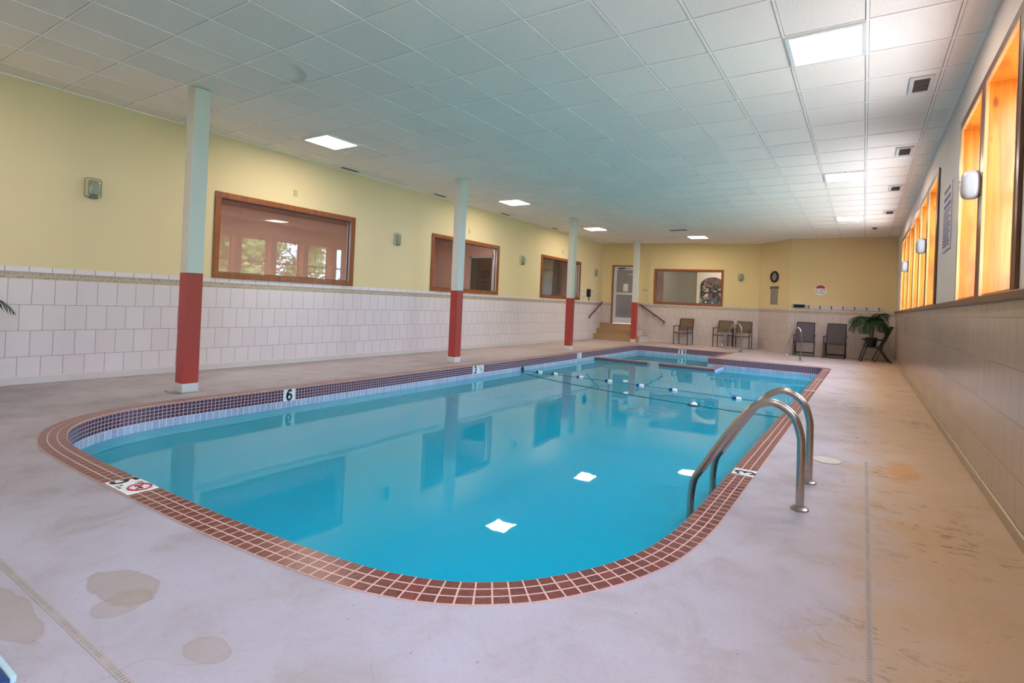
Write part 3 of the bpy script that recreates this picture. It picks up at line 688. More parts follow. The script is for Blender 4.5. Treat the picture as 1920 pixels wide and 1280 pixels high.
# ------------------------------------------------------------------ rooms behind the lobby glass
def room(k, x0, x1, y0, y1, z0, z1, mat, open_side, cmat='pinkc', fl='carpet'):
    """thin shell without the side named in open_side"""
    for nm_, q, mm in (('w', (x0 - .05, x0, y0, y1), mat), ('e', (x1, x1 + .05, y0, y1), mat), ('s', (x0, x1, y0 - .05, y0), mat), ('n', (x0, x1, y1, y1 + .05), mat)):
        if nm_ in open_side: continue
        bm = nb(); box(bm, *q, z0, z1); o = build('wall_lobby', bm, M[mm]); tag(o, kind='structure')
    bm = nb(); box(bm, x0, x1, y0, y1, z1, z1 + .05); tag(build('ceiling_lobby', bm, M[cmat]), kind='structure')
    bm = nb(); box(bm, x0, x1, y0, y1, z0 - .05, z0); tag(build('floor_lobby', bm, M[fl]), kind='structure')
room(1, -11.6, XL - .125, 3.2, 16.9, .6, 3.0, 'pink', 'e')
bm = nb(); box(bm, -11.58, XL - .9, 15.5, 15.56, .6, 3.0); tag(build('wall_partition', bm, M['greyp']), kind='structure')
bm = nb(); box(bm, -11.58, XL - .16, 12.2, 12.26, .6, 3.0); tag(build('wall_partition', bm, M['pink']), kind='structure')
e = empty('door_2', (-9.78, 12.19, .6), kind='structure')
bm = nb()
for q in ((-.47, -.40, 0, 1.95), (.40, .47, 0, 1.95), (-.47, .47, 1.88, 1.95)): box(bm, q[0], q[1], -.03, 0, q[2], q[3])
build('door_frame', bm, M['alu'], e); bm = nb(); box(bm, -.40, .40, -.015, 0, 0, 1.88); build('door_leaf', bm, M['darkroom'], e)
def lobby_fill(x, y, z, l):  # fill panels added to brighten the rooms behind the glass; no known fixture
    e = empty('ceiling_light', (x, y, z - .012), 0, l, 'ceiling light', 'added lobby fill panels')
    bm = nb(); box(bm, -.12, .12, -.6, .6, -.01, .01); build('diffuser', bm, M['lobby_fill_emit'], e)
lobby_fill(-8.78, 7.0, 3.0, 'added fill panel in the room behind the nearest lobby window')
lobby_fill(-8.78, 10.6, 3.0, 'added fill panel in the room behind the middle lobby window')
lobby_fill(-8.78, 4.6, 3.0, 'added fill panel in the near corner of the room behind the lobby glass')
lobby_fill(-8.78, 13.9, 3.0, 'added fill panel in the room behind the far left window')
# lobby past the far wall
bm = nb(); box(bm, -11.5, -2.9, 22.2, 22.3, .6, 3.2); tag(build('wall_lobby', bm, M['pink']), kind='structure')
bm = nb(); box(bm, -2.9, -2.8, 18.85, 22.3, .6, 3.2); tag(build('wall_lobby', bm, M['pink']), kind='structure')
bm = nb(); box(bm, -11.6, -11.5, 17.8, 22.3, .6, 3.2); tag(build('wall_lobby', bm, M['greyp']), kind='structure')
bm = nb(); box(bm, -11.6, -2.8, 17.0, 22.3, 3.1, 3.2)
bm.free(); bm = nb(); vs = [bm.verts.new(v) for v in ((-11.6, 17.15, 3.1), (XL - .1, 17.74, 3.1), (-3.0, 18.85, 3.1), (-2.8, 22.3, 3.1), (-11.6, 22.3, 3.1))]; bm.faces.new(vs); tag(build('ceiling_lobby', bm, M['pinkc']), kind='structure')
bm = nb(); vs = [bm.verts.new(v) for v in ((-11.6, 17.15, .6), (XL - .1, 17.74, .6), (-3.0, 18.85, .6), (-2.8, 22.3, .6), (-11.6, 22.3, .6))]; bm.faces.new(vs); tag(build('floor_lobby', bm, M['carpet']), kind='structure')
bm = nb(); box(bm, -10.8, -8.0, 20.2, 20.28, .6, 2.8); tag(build('wall_partition', bm, M['darkroom']), kind='structure')  # added dark panel behind the glass door; its colour stands for dim interior
bm = nb(); box(bm, -6.95, -5.6, 20.3, 20.38, .6, 3.1); tag(build('wall_partition', bm, M['greyp']), kind='structure')
lobby_fill(-7.6, 19.7, 3.1, 'added fill panel in the lobby behind the glass door')
lobby_fill(-4.6, 19.2, 3.1, 'added fill panel in the lobby before the arched mural')
e = empty('arched_mural', (-5.0, 20.3, .6), 0, 'colourful mural in a cream arch seen through the far window', 'mural')
bm = nb(); N_ = 14; r_ = .47; zc = 1.55
arc = [(-r_, 0)] + [(-r_ * math.cos(PI * k / N_), zc + r_ * .72 * math.sin(PI * k / N_)) for k in range(N_ + 1)] + [(r_, 0)]
v0 = [bm.verts.new((x, -.02, z)) for x, z in arc]; v1 = [bm.verts.new((x, .02, z)) for x, z in arc]
bm.faces.new(v0[::-1]); bm.faces.new(v1)
for i in range(len(arc)): bm.faces.new((v0[i - 1], v0[i], v1[i], v1[i - 1]))
build('picture', bm, M['mural'], e)
bm = nb(); outb = [(-.62, 0), (-.62, 2.1), (.62, 2.1), (.62, 0)]
o0 = [bm.verts.new((x * 1.0, -.05, z)) for x, z in arc]; o1 = [bm.verts.new((max(-.6, min(.6, x * 1.28)), -.05, 2.08 if 0 < i < len(arc) - 1 else z)) for i, (x, z) in enumerate(arc)]
p0_ = [bm.verts.new((v.co.x, .03, v.co.z)) for v in o0]; p1_ = [bm.verts.new((v.co.x, .03, v.co.z)) for v in o1]
for i in range(len(arc) - 1):
    bm.faces.new((o0[i], o0[i + 1], o1[i + 1], o1[i])); bm.faces.new((o0[i], p0_[i], p0_[i + 1], o0[i + 1])); bm.faces.new((p0_[i], p1_[i], p1_[i + 1], p0_[i + 1]))
bmesh.ops.recalc_face_normals(bm, faces=bm.faces[:])
build('arch_surround', bm, M['arch'], e)

# ------------------------------------------------------------------ glass door, steps, handrails
L = DU[1] - DU[0]; o_ = A0 + AD * DU[0]
dr = empty('door_1', (0, 0, 0), kind='structure'); z0 = .60; z1 = 2.74
def dpart(nm_, boxes, mat, par=dr, bev=.003):
    bm = nb()
    for q in boxes: box(bm, *q, bev=bev)
    xform(bm, o_, AD, nA); return build(nm_, bm, M[mat], par)
f = .05
dpart('door_frame', ((0, f, -.11, .03, z0, z1), (L - f, L, -.11, .03, z0, z1), (f, L - f, -.11, .03, z1 - f, z1)), 'brown')
s = .10; a, b, t_ = f + .005, L - f - .005, z1 - f - .005
leaf = dpart('door_leaf', ((a, a + s, -.06, -.015, z0 + .01, t_), (b - s, b, -.06, -.015, z0 + .01, t_), (a + s, b - s, -.06, -.015, t_ - .12, t_), (a + s, b - s, -.06, -.015, z0 + .01, z0 + .22)), 'alu')
dpart('push_bar', ((a + .02, b - .02, -.01, .035, 1.66, 1.73),), 'alu', leaf)
dpart('door_closer', ((b - .42, b - .16, -.012, .03, t_ - .09, t_ - .04), (b - .62, b - .40, -.005, .015, t_ - .065, t_ - .05)), 'black', leaf)
dpart('window_pane', ((a + s, b - s, -.04, -.034, z0 + .22, t_ - .12),), 'glass', leaf, 0)
dpart('notice', ((b - .54, b - .36, -.033, -.031, 1.78, 2.06),), 'paper', leaf, 0)
# three steps
st = empty('stairs', (0, 0, 0), kind='structure')
AY = lambda x: 17.6 + (x - XL) * 1.1 / 5.35
for i, (y0, xr_, zt) in enumerate(((17.05, -6.62, .2), (17.3, -6.82, .4), (17.55, -7.03, .6))):
    bm = nb(); x0, x1 = XL + .005, xr_ - .03
    P = [(x0, y0), (x1, y0), (x1, AY(x1) - .005), (x0, AY(x0) - .005)]
    def prism(bm, P, z0, z1):
        lo = [bm.verts.new((x, y, z0)) for x, y in P]; hi = [bm.verts.new((x, y, z1)) for x, y in P]
        bm.faces.new(lo[::-1]); bm.faces.new(hi)
        for q in range(len(P)): bm.faces.new((lo[q - 1], lo[q], hi[q], hi[q - 1]))
    prism(bm, P, (i * .2), zt - .03); build('riser', bm, M['step'], st)
    bm = nb(); prism(bm, [(x0, y0 - .02), (x1 + .0, y0 - .02), (x1, AY(x1) - .005), (x0, AY(x0) - .005)], zt - .03, zt); build('tread', bm, M['step'], st)
    bm = nb(); prism(bm, [(x1, y0), (xr_, y0), (xr_, AY(xr_) - .005), (x1, AY(x1) - .005)], i * .2, zt); build('side_panel', bm, M['stepw'], st)
def handrail(p0, p1, n_, label):
    e = empty('handrail', p0, 0, label, 'handrail', 'wooden stair handrails')
    a, b = Vector((0, 0, 0)), Vector(p1) - Vector(p0); n_ = Vector(n_)
    bm = nb(); tube(bm, [a, b], .022, 12); build('rail', bm, M['brown_r'], e, True)
    for t in (.12, .55, .93):
        c = a.lerp(b, t); bm = nb(); tube(bm, [c - Vector((0, 0, .02)), c - Vector((0, 0, .07)), c - Vector((0, 0, .08)) - n_ * .068], .008, 8)
        lathe(bm, [(.02, 0), (.02, .004)], 12, 'X' if abs(n_.x) > .5 else 'Y', c - Vector((0, 0, .08)) - n_ * (.068 if abs(n_.x) > .5 else .068)); build('bracket', bm, M['mframe'], e)
handrail((XL + .07, 17.55, 1.36), (XL + .07, 16.55, .80), (1, 0, 0), 'short brown wooden handrail sloping down the left wall')
ra = Vector((-7.0, AY(-7.0), 1.35)) + nA * .07; rb = Vector((-6.06, AY(-6.06), .72)) + nA * .07
handrail(tuple(ra), tuple(rb), tuple(nA), 'brown wooden handrail sloping down the far wall, right of the last post')

# ------------------------------------------------------------------ steel rails and ladder
def flange(bm, x, y, r=.055): lathe(bm, [(r, .0005), (r, .010), (r * .8, .018), (r * .45, .022)], 24, c=(x, y, 0))
lad = empty('pool_ladder', (-.3, 3.885, 0), 0, 'large brushed steel pool ladder with two arched rails at the right edge', 'pool ladder')
for yy, q in ((-.305, [(0, 0), (-.003, .34), (-.012, .46), (-.06, .575), (-.165, .636), (-.265, .61), (-.34, .54), (-.49, .32), (-.60, .14), (-.65, .06), (-.668, -.04), (-.672, -.2), (-.672, -1.1)]), (.305, [(0, 0), (-.003, .34), (-.012, .46), (-.06, .575), (-.165, .636), (-.265, .61), (-.34, .54), (-.49, .32), (-.60, .14), (-.65, .06), (-.668, -.04), (-.672, -.2), (-.672, -1.1)])):
    bm = nb(); tube(bm, smooth_path([(x, yy, z) for x, z in q], 6), .0245, 18); build('rail', bm, M['steel'], lad, True)
    bm = nb(); flange(bm, 0, yy, .052); build('flange', bm, M['steeld'], lad, True)
for z in (-.30, -.58, -.86):
    bm = nb(); box(bm, -.72, -.625, -.285, .285, z, z + .025, bev=.008); build('tread', bm, M['steeld'], lad)
e = empty('pool_handrail', (-3.09, 16.2, 0), 0, 'slim steel grab rail at the spa corner, in front of two dark chairs', 'handrail', 'steel grab rails at the far end')
bm = nb(); q = [(0, 0), (0, .35), (-.005, .66), (-.04, .79), (-.13, .86), (-.23, .83), (-.33, .68), (-.55, .30), (-.565, .2), (-.51, .13), (-.40, .12), (-.13, .125), (-.05, .11), (-.045, 0)]
tube(bm, smooth_path([(x, 0, z) for x, z in q], 5), .02, 12); build('rail', bm, M['steel'], e, True)
bm = nb(); flange(bm, 0, 0, .05); flange(bm, -.045, 0, .045); build('flange', bm, M['steeld'], e, True)
e = copy_tree(e, None, (-1.36, 14.9, 0), 0, 'slim steel grab rail at the far right pool edge, in front of a grey chair')
e.scale = (.64, 1, 1)

# round skimmer lid and deck drain strips
e = empty('skimmer_lid', (-.225, 4.93, 0), 0, 'round pale skimmer lid in the deck behind the ladder', 'skimmer lid')
bm = nb(); lathe(bm, [(.108, .0005), (.108, .004), (.1, .006)], 40); build('lid', bm, M['lidm'], e)
bm = nb(); tube(bm, [(.11 * math.cos(k * PI / 20), .11 * math.sin(k * PI / 20), .002) for k in range(40)], .0035, 6, closed=True); build('rim', bm, M['greyb'], e)
def drain_mat(ax):
    g = G('slotted_drain_strip_' + ax); x, y, _ = g.sep(g.obj()); u, v = (y, x) if ax == 'y' else (x, y)
    fr = g.m('FRACT', g.m('MULTIPLY', u, 62)); sl = g.m('MULTIPLY', g.m('LESS_THAN', fr, .34), g.m('LESS_THAN', g.m('ABSOLUTE', v), .0075))
    n = g.noise(g.pos(), 9, 3); sl = g.m('MULTIPLY', sl, g.sm(n, .3, .55))
    ed = g.m('MULTIPLY', g.m('GREATER_THAN', g.m('ABSOLUTE', v), .0105), g.sm(n, .45, .6))
    c = g.mix(g.m('MULTIPLY', sl, .7), rgb(160, 148, 146), rgb(80, 70, 66)); c = g.mix(g.m('MULTIPLY', ed, .3), c, rgb(110, 98, 92))
    return g.end(g.bsdf(c, .6))
bm = nb(); box(bm, -.012, .012, -3.0, 3.1, -.001, .0015); o = build('deck_drain', bm, drain_mat('y')); o.location = (.058, 2.0, 0); tag(o, 'long slotted drain strip running along the deck beside the window wall', 'drain')
bm = nb(); box(bm, -3.0, 1.3, -.012, .012, -.001, .0015); o = build('deck_drain', bm, drain_mat('x')); o.location = (-2.6, .722, 0); tag(o, 'slotted drain strip crossing the near left deck', 'drain')

# rope with floats, slack line
ro = empty('float_line', (-6.15, 9.18, WZ), 0, 'rope of small white and blue floats stretched across the pool', 'rope')
bm = nb(); tube(bm, smooth_path([(.0, .0, .02), (.2, 0, .004), (1.2, .02, .002), (2.5, 0, .002), (3.9, -.1, .002), (5.4, -.2, .002)], 6), .0035, 6); build('cord', bm, M['rope'], ro)
for x, y in ((.40, .02), (.77, .03), (1.35, .04), (2.0, -.02), (2.66, -.08), (3.3, -.13), (4.4, -.21)):
    bm = nb(); lathe(bm, [(.012, -.075), (.03, -.06), (.034, -.01), (.034, -.0)], 14, 'X', (x, y, .006)); build('blue_float', bm, M['fblue'], ro, True)
    bm = nb(); lathe(bm, [(.034, 0), (.034, .05), (.026, .07), (.008, .078)], 14, 'X', (x, y, .006)); build('white_float', bm, M['fwhite'], ro, True)
sl = empty('slack_line', (-6.15, 9.18, WZ), 0, 'thin dark slack line lying across the water with one round float', 'rope')
bm = nb(); tube(bm, smooth_path([(0, 0, .01), (.3, -.32, .001), (1.2, -.72, .001), (2.6, -1.08, .001), (4.15, -1.3, .001), (5.35, -1.32, .001)], 8), .007, 6); build('cord', bm, M['rope'], sl)
bm = nb(); lathe(bm, [(.01, -.03), (.05, -.015), (.055, .01), (.03, .035), (.008, .04)], 16, 'Z', (4.0, -1.29, .01)); build('white_float', bm, M['fwhite'], sl, True)
bm = nb(); tube(bm, [(4.0 + .085 * math.cos(k * PI / 10), -1.29 + .085 * math.sin(k * PI / 10), .004) for k in range(20)], .014, 6, closed=True); build('float_ring', bm, M['rope'], sl, True)
bm = nb(); lathe(bm, [(.05, 0), (.05, .012), (.02, .02)], 16, 'X', (0, 0, 0)); o = build('rope_anchor', bm, M['rope'], ro); o.location = (-.005, 0, .04)

# ------------------------------------------------------------------ wall fittings
def sconce(y, label, first=[None]):
    if first[0]: return copy_tree(first[0], None, (XL, y, 2.42), 0, label)
    e = empty('wall_lamp', (XL, y, 2.42), 0, label, 'wall lamp', 'oval lamps on the left wall')
    bm = nb(); box(bm, 0, .035, -.085, .085, -.125, .125, bev=.03); build('base', bm, M['lampbase'], e, True)
    bm = nb(); box(bm, .03, .085, -.058, .058, -.095, .095, bev=.028); build('lens', bm, M['lampgrey'], e, True)
    bm = nb(); box(bm, .02, .07, -.04, .04, -.135, -.105, bev=.01); build('cap', bm, M['vent'], e, True)
    first[0] = e; return e
sconce(2.615, 'grey lensed wall lamp on the yellow wall left of the first post')
sconce(7.62, 'small oval wall lamp between the first and second lobby windows')
sconce(12.27, 'small oval wall lamp between the second and third lobby windows')
sconce(17.0, 'small oval wall lamp near the far left corner above the telephone')
e = copy_tree(COL.objects['wall_lamp'], None, tuple(Vector((-3.65, AY(-3.65), 2.4)) + nA * .001), -PI / 2 + .2, 'small oval wall lamp on the far wall right of the window'); e['group'] = 'oval lamps on the left wall'
for (y, l) in ((5.335, 'above the nearest lobby window'), (9.92, 'above the middle lobby window'), (14.57, 'above the far left window')):
    bm = nb(); box(bm, 0, .01, -.035, .035, -.055, .055, bev=.004); o = build('wall_plate', bm, M['plate']); o.location = (XL, y, 2.91); tag(o, 'small ivory wall plate ' + l, 'wall plate', 'ivory plates on the left wall')
bm = nb(); box(bm, -.1, .1, -.012, 0, -.04, .04, bev=.004); o = build('wall_plate', bm, M['plate']); o.location = (-6.81, AY(-6.81) - .004, 1.85); o.rotation_euler = (0, 0, math.atan2(1.1, 5.35)); tag(o, 'small brass switch plate beside the last post on the far wall', 'switch plate')
# globe lamps on the window wall
def globe(y, label, first=[None]):
    if first[0]: return copy_tree(first[0], None, (XR, y, 2.28), 0, label)
    e = empty('globe_lamp', (XR, y, 2.28), 0, label, 'wall lamp', 'white lamps on the window wall')
    bm = nb(); box(bm, -.03, 0, -.045, .045, -.09, .09, bev=.01); build('back_plate', bm, M['lampbase'], e, True)
    bm = nb(); bmesh.ops.create_uvsphere(bm, u_segments=28, v_segments=18, radius=1)
    for v in bm.verts:
        x, yy, z = v.co; sq = (abs(x) ** 3 + abs(yy) ** 3 + abs(z) ** 3) ** (1 / 3); v.co = Vector((x * .07 / sq - .085, yy * .06 / sq, z * .115 / sq))
    build('globe', bm, M['globe'], e, True)
    bm = nb(); lathe(bm, [(.006, 0), (.006, .004)], 8, 'X', (-.158, -.0, .03)); build('screw', bm, M['black'], e)
    first[0] = e; return e
globe(5.2, 'large white globe lamp between the two nearest tall windows')
globe(9.31, 'white globe lamp on the window wall, second from the viewer')
globe(12.9, 'white globe lamp on the window wall, farthest from the viewer')
# rules sign on window wall
e = empty('rules_sign', (XR - .004, 7.3, 2.35), 0, 'tall lavender sign with rows of dark lettering on the window wall', 'sign')
bm = nb(); box(bm, -.006, .003, -.31, .31, -.36, .38, bev=.002); build('board', bm, M['lav'], e)
bm = nb(); rn = random.Random(3); z = .33
for i in range(4):
    for k in range(2): pass
for (zz, hh) in ((.325, .05), (.235, .05), (.15, .045)):
    y = .25
    while y > -.22:
        wd = rn.uniform(.05, .09); box(bm, -.0075, -.006, y - wd, y, zz - hh / 2, zz + hh / 2); y -= wd + .018
    build('lettering', bm, M['navy'], e); bm = nb()
zz = .095
while zz > -.33:
    y = .28
    end = -.28 + rn.uniform(0, .12)
    while y > end:
        wd = rn.uniform(.03, .08); box(bm, -.0075, -.006, y - wd, y, zz - .008, zz + .008); y -= wd + .013
    zz -= .033
    build('lettering', bm, M['navy'], e); bm = nb()
bm.free()
# telephone with small papers
e = empty('wall_telephone', (XL, 16.49, 1.65), 0, 'black wall telephone beside the far left window', 'telephone')
bm = nb(); box(bm, 0, .06, -.11, .11, -.14, .14, bev=.012); build('body', bm, M['black'], e); bm = nb(); tube(bm, smooth_path([(.09, -.07, .12), (.11, -.07, .06), (.11, -.07, -.06), (.09, -.07, -.12)], 4), .022, 10); build('handset', bm, M['black'], e, True)
bm = nb(); tube(bm, smooth_path([(.05, -.08, -.14), (.06, -.04, -.26), (.05, .03, -.24), (.03, .05, -.14)], 5), .006, 6); build('cord', bm, M['black'], e)
for (y, z, a, b, l) in ((16.14, 1.70, .15, .22, 'left of the black telephone'), (16.16, 1.47, .07, .1, 'low and left of the black telephone'), (16.82, 1.72, .16, .2, 'right of the black telephone'), (16.55, 1.43, .1, .09, 'below the black telephone')):
    bm = nb(); box(bm, 0, .004, -a, a, -b / 2, b / 2); o = build('paper_notice', bm, M['paper']); o.location = (XL, y, z); tag(o, 'small pale paper notice ' + l, 'notice', 'notices around the telephone')
    for zz in (-.02, .02):
        bm = nb(); box(bm, .004, .0045, -a * .7, a * .6, zz - .004, zz + .004); build('lettering', bm, M['ink'], o)
# angled wall: clock and board
B0, B1 = Vector((-2.0, 17.7, 0)), Vector((-3.05, 18.7, 0)); BD = (B1 - B0).normalized(); nB = Vector((-BD.y, BD.x, 0)); nB = nB if nB.y < 0 else -nB
rzB = math.atan2(nB.y, nB.x) + PI / 2
def onB(t, z): v = B0 + BD * t + nB * .002; return (v.x, v.y, z)
tb = .70
e = empty('wall_clock', onB(tb, 2.39), rzB, 'round black rimmed wall clock on the angled peach wall', 'clock')
bm = nb(); tube(bm, [(.155 * math.cos(k * PI / 18), -.02, .155 * math.sin(k * PI / 18)) for k in range(36)], .036, 10, closed=True); build('rim', bm, M['black'], e, True)
bm = nb(); lathe(bm, [(.13, 0), (.13, -.012)], 32, 'Y'); build('face', bm, M['greyb'], e)
bm = nb(); box(bm, -.006, .006, -.018, -.014, -.01, .09); box(bm, -.005, .05, -.018, -.014, -.005, .005); build('hands', bm, M['black'], e)
e = empty('notice_board', onB(tb, 1.76), rzB, 'tall grey board under a dark header plate on the angled wall', 'sign')
bm = nb(); box(bm, -.17, .17, -.012, 0, -.27, .22, bev=.003); build('board', bm, M['greyb'], e)
bm = nb(); box(bm, -.20, .20, -.02, 0, .235, .325, bev=.004); build('header_plate', bm, M['vent'], e)
bm = nb(); z = .19
while z > -.24:
    box(bm, -.14, .10 + .04 * math.sin(z * 70), -.0135, -.012, z, z + .008); z -= .035; build('lettering', bm, M['vent'], e); bm = nb()
bm.free()
# round sign, dispenser, hook rail on the end wall
e = empty('round_sign', (-1.145, 17.698, 1.972), 0, 'round sign with red top on the end wall above two grey chairs', 'sign')
bm = nb(); lathe(bm, [(.165, 0), (.165, -.008)], 40, 'Y'); build('disc', bm, M['white'], e)
bm = nb(); n_ = 16; vs = [bm.verts.new((.145 * math.cos(PI * (.1 + .8 * k / n_)), -.0095, .145 * math.sin(PI * (.1 + .8 * k / n_)))) for k in range(n_ + 1)]; bm.faces.new(vs); build('red_band', bm, M['redink'], e)
bm = nb(); rn = random.Random(5)
for k in range(16):
    x = rn.uniform(-.12, .12); z = rn.uniform(-.11, .02)
    if x * x + z * z < .017: lathe(bm, [(.014, -.0095), (.014, -.011)], 6, 'Y', (x, 0, z)); build('emblem_spot', bm, M['mframe'], e); bm = nb()
bm.free()
e = empty('towel_dispenser', (-1.72, 17.698, 1.475), 0, 'flat white edged black box on the end wall beside the hook rail', 'dispenser')
bm = nb(); box(bm, -.16, .17, -.10, 0, .035, .07, bev=.01); build('cover', bm, M['stepw'], e); bm = nb(); box(bm, -.14, .16, -.09, 0, -.05, .035, bev=.006); build('body', bm, M['black'], e)
e = empty('hook_rail', (-.50, 17.698, 1.44), 0, 'long white hook rail with dark hooks on the end wall', 'coat rack')
bm = nb(); box(bm, -1.02, 1.0, -.02, 0, -.05, .06, bev=.005); build('board', bm, M['stepw'], e)
for k in range(7):
    x = -.94 + k * .301; bm = nb(); tube(bm, smooth_path([(x, -.02, .03), (x, -.06, .02), (x, -.075, .05)], 4), .011, 8); tube(bm, smooth_path([(x, -.02, .0), (x, -.05, -.03), (x, -.065, -.01)], 4), .011, 8); build('hook', bm, M['mframe'], e)

# ------------------------------------------------------------------ chairs
def armchair():
    e = empty('patio_chair', (0, 0, 0), 0, 'x', 'chair', 'dark framed sling chairs')
    R_ = .0145; W = .25
    for s_ in (-1, 1):
        x = s_ * W
        bm = nb(); tube(bm, [(x, -.24, 0), (x, -.24, .62)], R_, 8); build('leg', bm, M['mframe'], e)
        bm = nb(); tube(bm, smooth_path([(x, .22, 0), (x, .19, .42), (x * .96, .23, .66), (x * .94, .29, .88)], 5), R_, 8); build('leg', bm, M['mframe'], e)
        bm = nb(); box(bm, x - .022, x + .022, -.27, .22, .62, .64, bev=.008); build('armrest', bm, M['mframe'], e)
    bm = nb()
    for q in (((-W, -.24, .40), (W, -.24, .40)), ((-W, .20, .42), (W, .20, .42)), ((-W * .94, .29, .88), (W * .94, .29, .88)), ((-W, -.24, .40), (-W, .2, .42)), ((W, -.24, .4), (W, .2, .42))): tube(bm, q, .012, 8)
    build('seat_frame', bm, M['mframe'], e)
    bm = nb(); box(bm, -W + .01, W - .01, -.24, .19, .418, .432, bev=.005); build('seat', bm, M['seat_p'], e)
    bm = nb(); pr = [(.205, .50), (.225, .64), (.255, .76), (.288, .875)]
    a = [[bm.verts.new((sx * (W * .95 - .01), y, z)) for sx in (-1, 1)] for y, z in pr]; b = [[bm.verts.new((sx * (W * .95 - .01), y + .008, z)) for sx in (-1, 1)] for y, z in pr]
    for i in range(3): bm.faces.new((a[i][0], a[i][1], a[i + 1][1], a[i + 1][0])); bm.faces.new((b[i][1], b[i][0], b[i + 1][0], b[i + 1][1]))
    for q in ((a[0][0], b[0][0], b[0][1], a[0][1]), (a[3][0], a[3][1], b[3][1], b[3][0])): bm.faces.new(q)
    build('backrest', bm, M['mesh_b'], e); return e
def recliner():
    e = empty('folding_chair', (0, 0, 0), 0, 'x', 'chair', 'high backed grey folding chairs')
    R_ = .015; W = .27
    for s_ in (-1, 1):
        x = s_ * W
        bm = nb(); tube(bm, [(x, -.34, 0), (x, -.22, .40), (x, -.18, .585)], R_, 8); build('leg', bm, M['blk'], e)
        bm = nb(); tube(bm, [(x * .93, .36, 0), (x * .93, .08, .42)], R_, 8); build('leg', bm, M['blk'], e)
        bm = nb(); tube(bm, [(x * .97, -.02, 0), (x * .97, .16, .44)], R_ * .9, 8); build('leg', bm, M['blk'], e)
        bm = nb(); box(bm, x - .026, x + .026, -.30, .24, .585, .608, bev=.009); build('armrest', bm, M['blk'], e)
    bm = nb()
    for q in (((-W, -.335, .02), (W, -.335, .02)), ((-W, -.30, .12), (W, -.30, .12)), ((-W * .93, .33, .05), (W * .93, .33, .05)), ((-W, -.25, .41), (W, -.25, .41)), ((-W, -.25, .41), (-W, .12, .38)), ((W, -.25, .41), (W, .12, .38)), ((-W * .92, .12, .38), (-W * .88, .38, .97)), ((W * .92, .12, .38), (W * .88, .38, .97)), ((-W * .88, .38, .97), (W * .88, .38, .97)), ((-W, .20, .6), (-W * .9, .24, .62)), ((W, .20, .6), (W * .9, .24, .62))): tube(bm, q, .0125, 8)
    build('frame', bm, M['blk'], e)
    bm = nb(); box(bm, -W + .015, W - .015, -.25, .12, .40, .412); build('seat', bm, M['mesh_g'], e)
    bm = nb(); a = [[bm.verts.new((sx * (W * .9 - .01), y, z)) for sx in (-1, 1)] for y, z in ((.125, .40), (.375, .965))]; b = [[bm.verts.new((v.co.x, v.co.y + .01, v.co.z)) for v in r_] for r_ in a]
    bm.faces.new((a[0][0], a[0][1], a[1][1], a[1][0])); bm.faces.new((b[0][1], b[0][0], b[1][0], b[1][1])); bm.faces.new((a[0][0], a[1][0], b[1][0], b[0][0])); bm.faces.new((a[0][1], b[0][1], b[1][1], a[1][1])); bm.faces.new((a[1][0], a[1][1], b[1][1], b[1][0])); bm.faces.new((a[0][1], a[0][0], b[0][0], b[0][1]))
    build('backrest', bm, M['mesh_g'], e); return e
pc = armchair(); pc.location = (-5.32, 17.82, 0); pc.rotation_euler = (0, 0, -.12); pc['label'] = 'dark framed taupe sling chair standing alone below the far window'
copy_tree(pc, None, (-4.02, 17.95, 0), -.1, 'taupe sling chair behind the spa grab rail, left of its pair')
copy_tree(pc, None, (-3.40, 18.0, 0), .0, 'taupe sling chair behind the spa grab rail, right of its pair')
fc = recliner(); fc.location = (-1.48, 17.1, 0); fc.rotation_euler = (0, 0, .02); fc['label'] = 'grey high backed folding chair beside the angled wall, left of its pair'
copy_tree(fc, None, (-.68, 17.1, 0), -.06, 'grey high backed folding chair beneath the hook rail, right of its pair')
copy_tree(fc, None, (.28, 16.75, 0), -PI / 2 + .1, 'black folding chair seen side on in the corner, holding the potted palm')

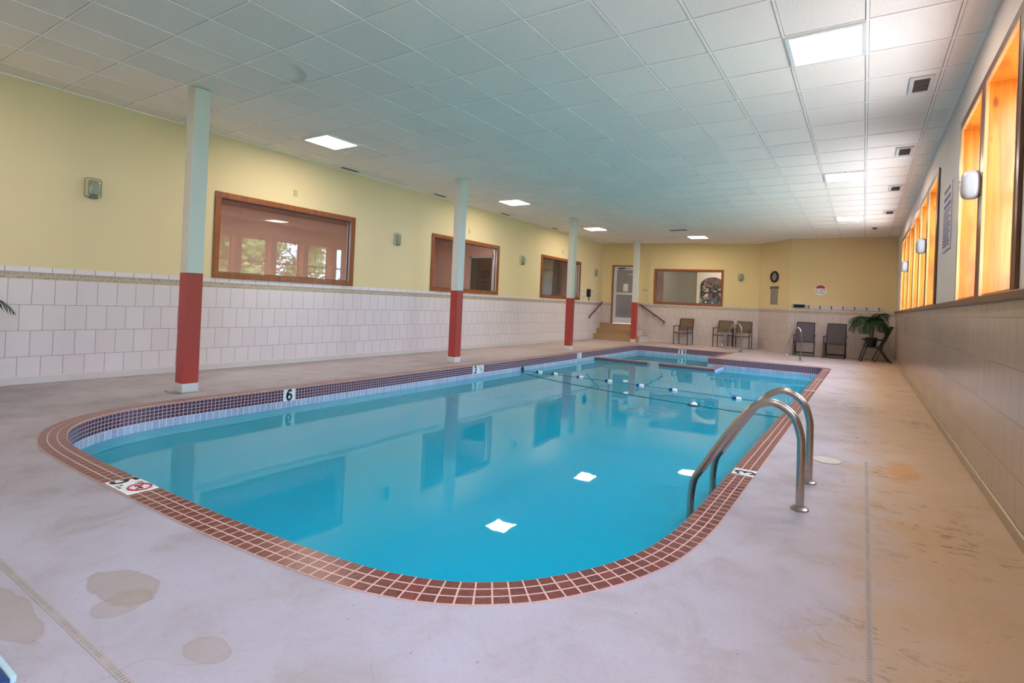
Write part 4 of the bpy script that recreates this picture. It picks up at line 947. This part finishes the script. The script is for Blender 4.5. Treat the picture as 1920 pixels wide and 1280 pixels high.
# ------------------------------------------------------------------ palms
def palm(name, loc, fr, label, hp, rp, stemh, L0, seed, droop=.6, xlim=None):
    rnd = random.Random(seed); e = empty(name, loc, 0, label, 'plant', 'potted palms')
    bm = nb(); lathe(bm, [(rp * .72, 0), (rp * .95, hp * .9), (rp, hp * .92), (rp, hp), (rp * .88, hp), (rp * .86, hp - .03)], 24); build('pot', bm, M['pot'], e, True)
    bm = nb(); lathe(bm, [(rp * .86, hp - .04), (rp * .5, hp - .02), (.01, hp - .02)], 20); build('soil', bm, M['soil'], e)
    bm = nb()
    for k in range(4):
        a = k * PI / 2 + .4; tube(bm, smooth_path([(.03 * math.cos(a), .03 * math.sin(a), hp - .04), (.05 * math.cos(a), .05 * math.sin(a), hp + stemh * .5), (.03 * math.cos(a), .03 * math.sin(a), hp + stemh)], 4), .012, 8)
    build('stem', bm, M['stem'], e, True)
    for k in range(fr):
        a = 2 * PI * k / fr * 1.0 + rnd.uniform(-.2, .2) + (k % 2) * .3; el = rnd.uniform(.35, 1.35); Lf = L0 * rnd.uniform(.8, 1.15)
        dv = Vector((math.cos(a), math.sin(a), 0)); pts = []; p = Vector((.02 * math.cos(a), .02 * math.sin(a), hp + stemh * rnd.uniform(.8, 1))); ang = el
        nseg = 12
        for i in range(nseg + 1):
            pts.append(p.copy()); p += (dv * math.cos(ang) + Vector((0, 0, math.sin(ang)))) * (Lf / nseg); ang -= droop * 2.4 / nseg * (1 + .6 * i / nseg)
        if xlim is not None:
            far = max((q.x + L0 * .3) * xlim[0] for q in pts)
            if far > xlim[1]:
                kf = max(.35, xlim[1] / far); pts = [Vector((q.x * kf, q.y, q.z)) for q in pts]
        bm = nb(); tube(bm, pts, [.006 - .0045 * i / nseg for i in range(nseg + 1)], 5)
        sd = Vector((-dv.y, dv.x, 0))
        for i in range(2, nseg * 2 + 1):
            t = i / (nseg * 2); j = min(int(t * nseg), nseg - 1); q = pts[j].lerp(pts[j + 1], t * nseg - j); tg = (pts[j + 1] - pts[j]).normalized()
            ll = L0 * .42 * math.sin(PI * (.12 + .85 * t)) ** .8
            for s_ in (-1, 1):
                o1 = (sd * s_ * .85 + tg * .65 + Vector((0, 0, -.12))).normalized(); wv = tg * .013
                m1 = q + o1 * ll * .45 + Vector((0, 0, .012)); m2 = q + o1 * ll + Vector((0, 0, -.12 * ll))
                if xlim is not None and m2.x * xlim[0] > xlim[1]: m2.x = xlim[1] * xlim[0]; m1.x = min(m1.x * xlim[0], xlim[1]) * xlim[0]
                v = [bm.verts.new(x) for x in (q, m1 - wv, m2, m1 + wv)]; bm.faces.new(v)
        build('frond', bm, M['leaf'], e)
    return e
palm('potted_palm', (.20, 16.72, .415), 24, 'bushy green palm in a black pot standing on the corner chair', .24, .15, .40, .66, 4, .80, (1, .52))
palm('potted_palm', (-7.55, .77, 0), 16, 'large palm at the left edge, only its leaf tips showing', .42, .22, .55, 1.05, 9, .62, (-1, .7))

# blue mat at the near left corner
e = empty('blue_mat', (-2.2, .54, 0), 0, 'dark blue vinyl mat with pale edge at the bottom left corner', 'mat')
bm = nb(); box(bm, -1.6, .06, -.9, -.012, 0, .02, bev=.006); build('pad', bm, M['blue'], e)
bm = nb(); box(bm, -1.6, .06, -.012, .004, 0, .022, bev=.004); build('edging', bm, M['piping'], e)
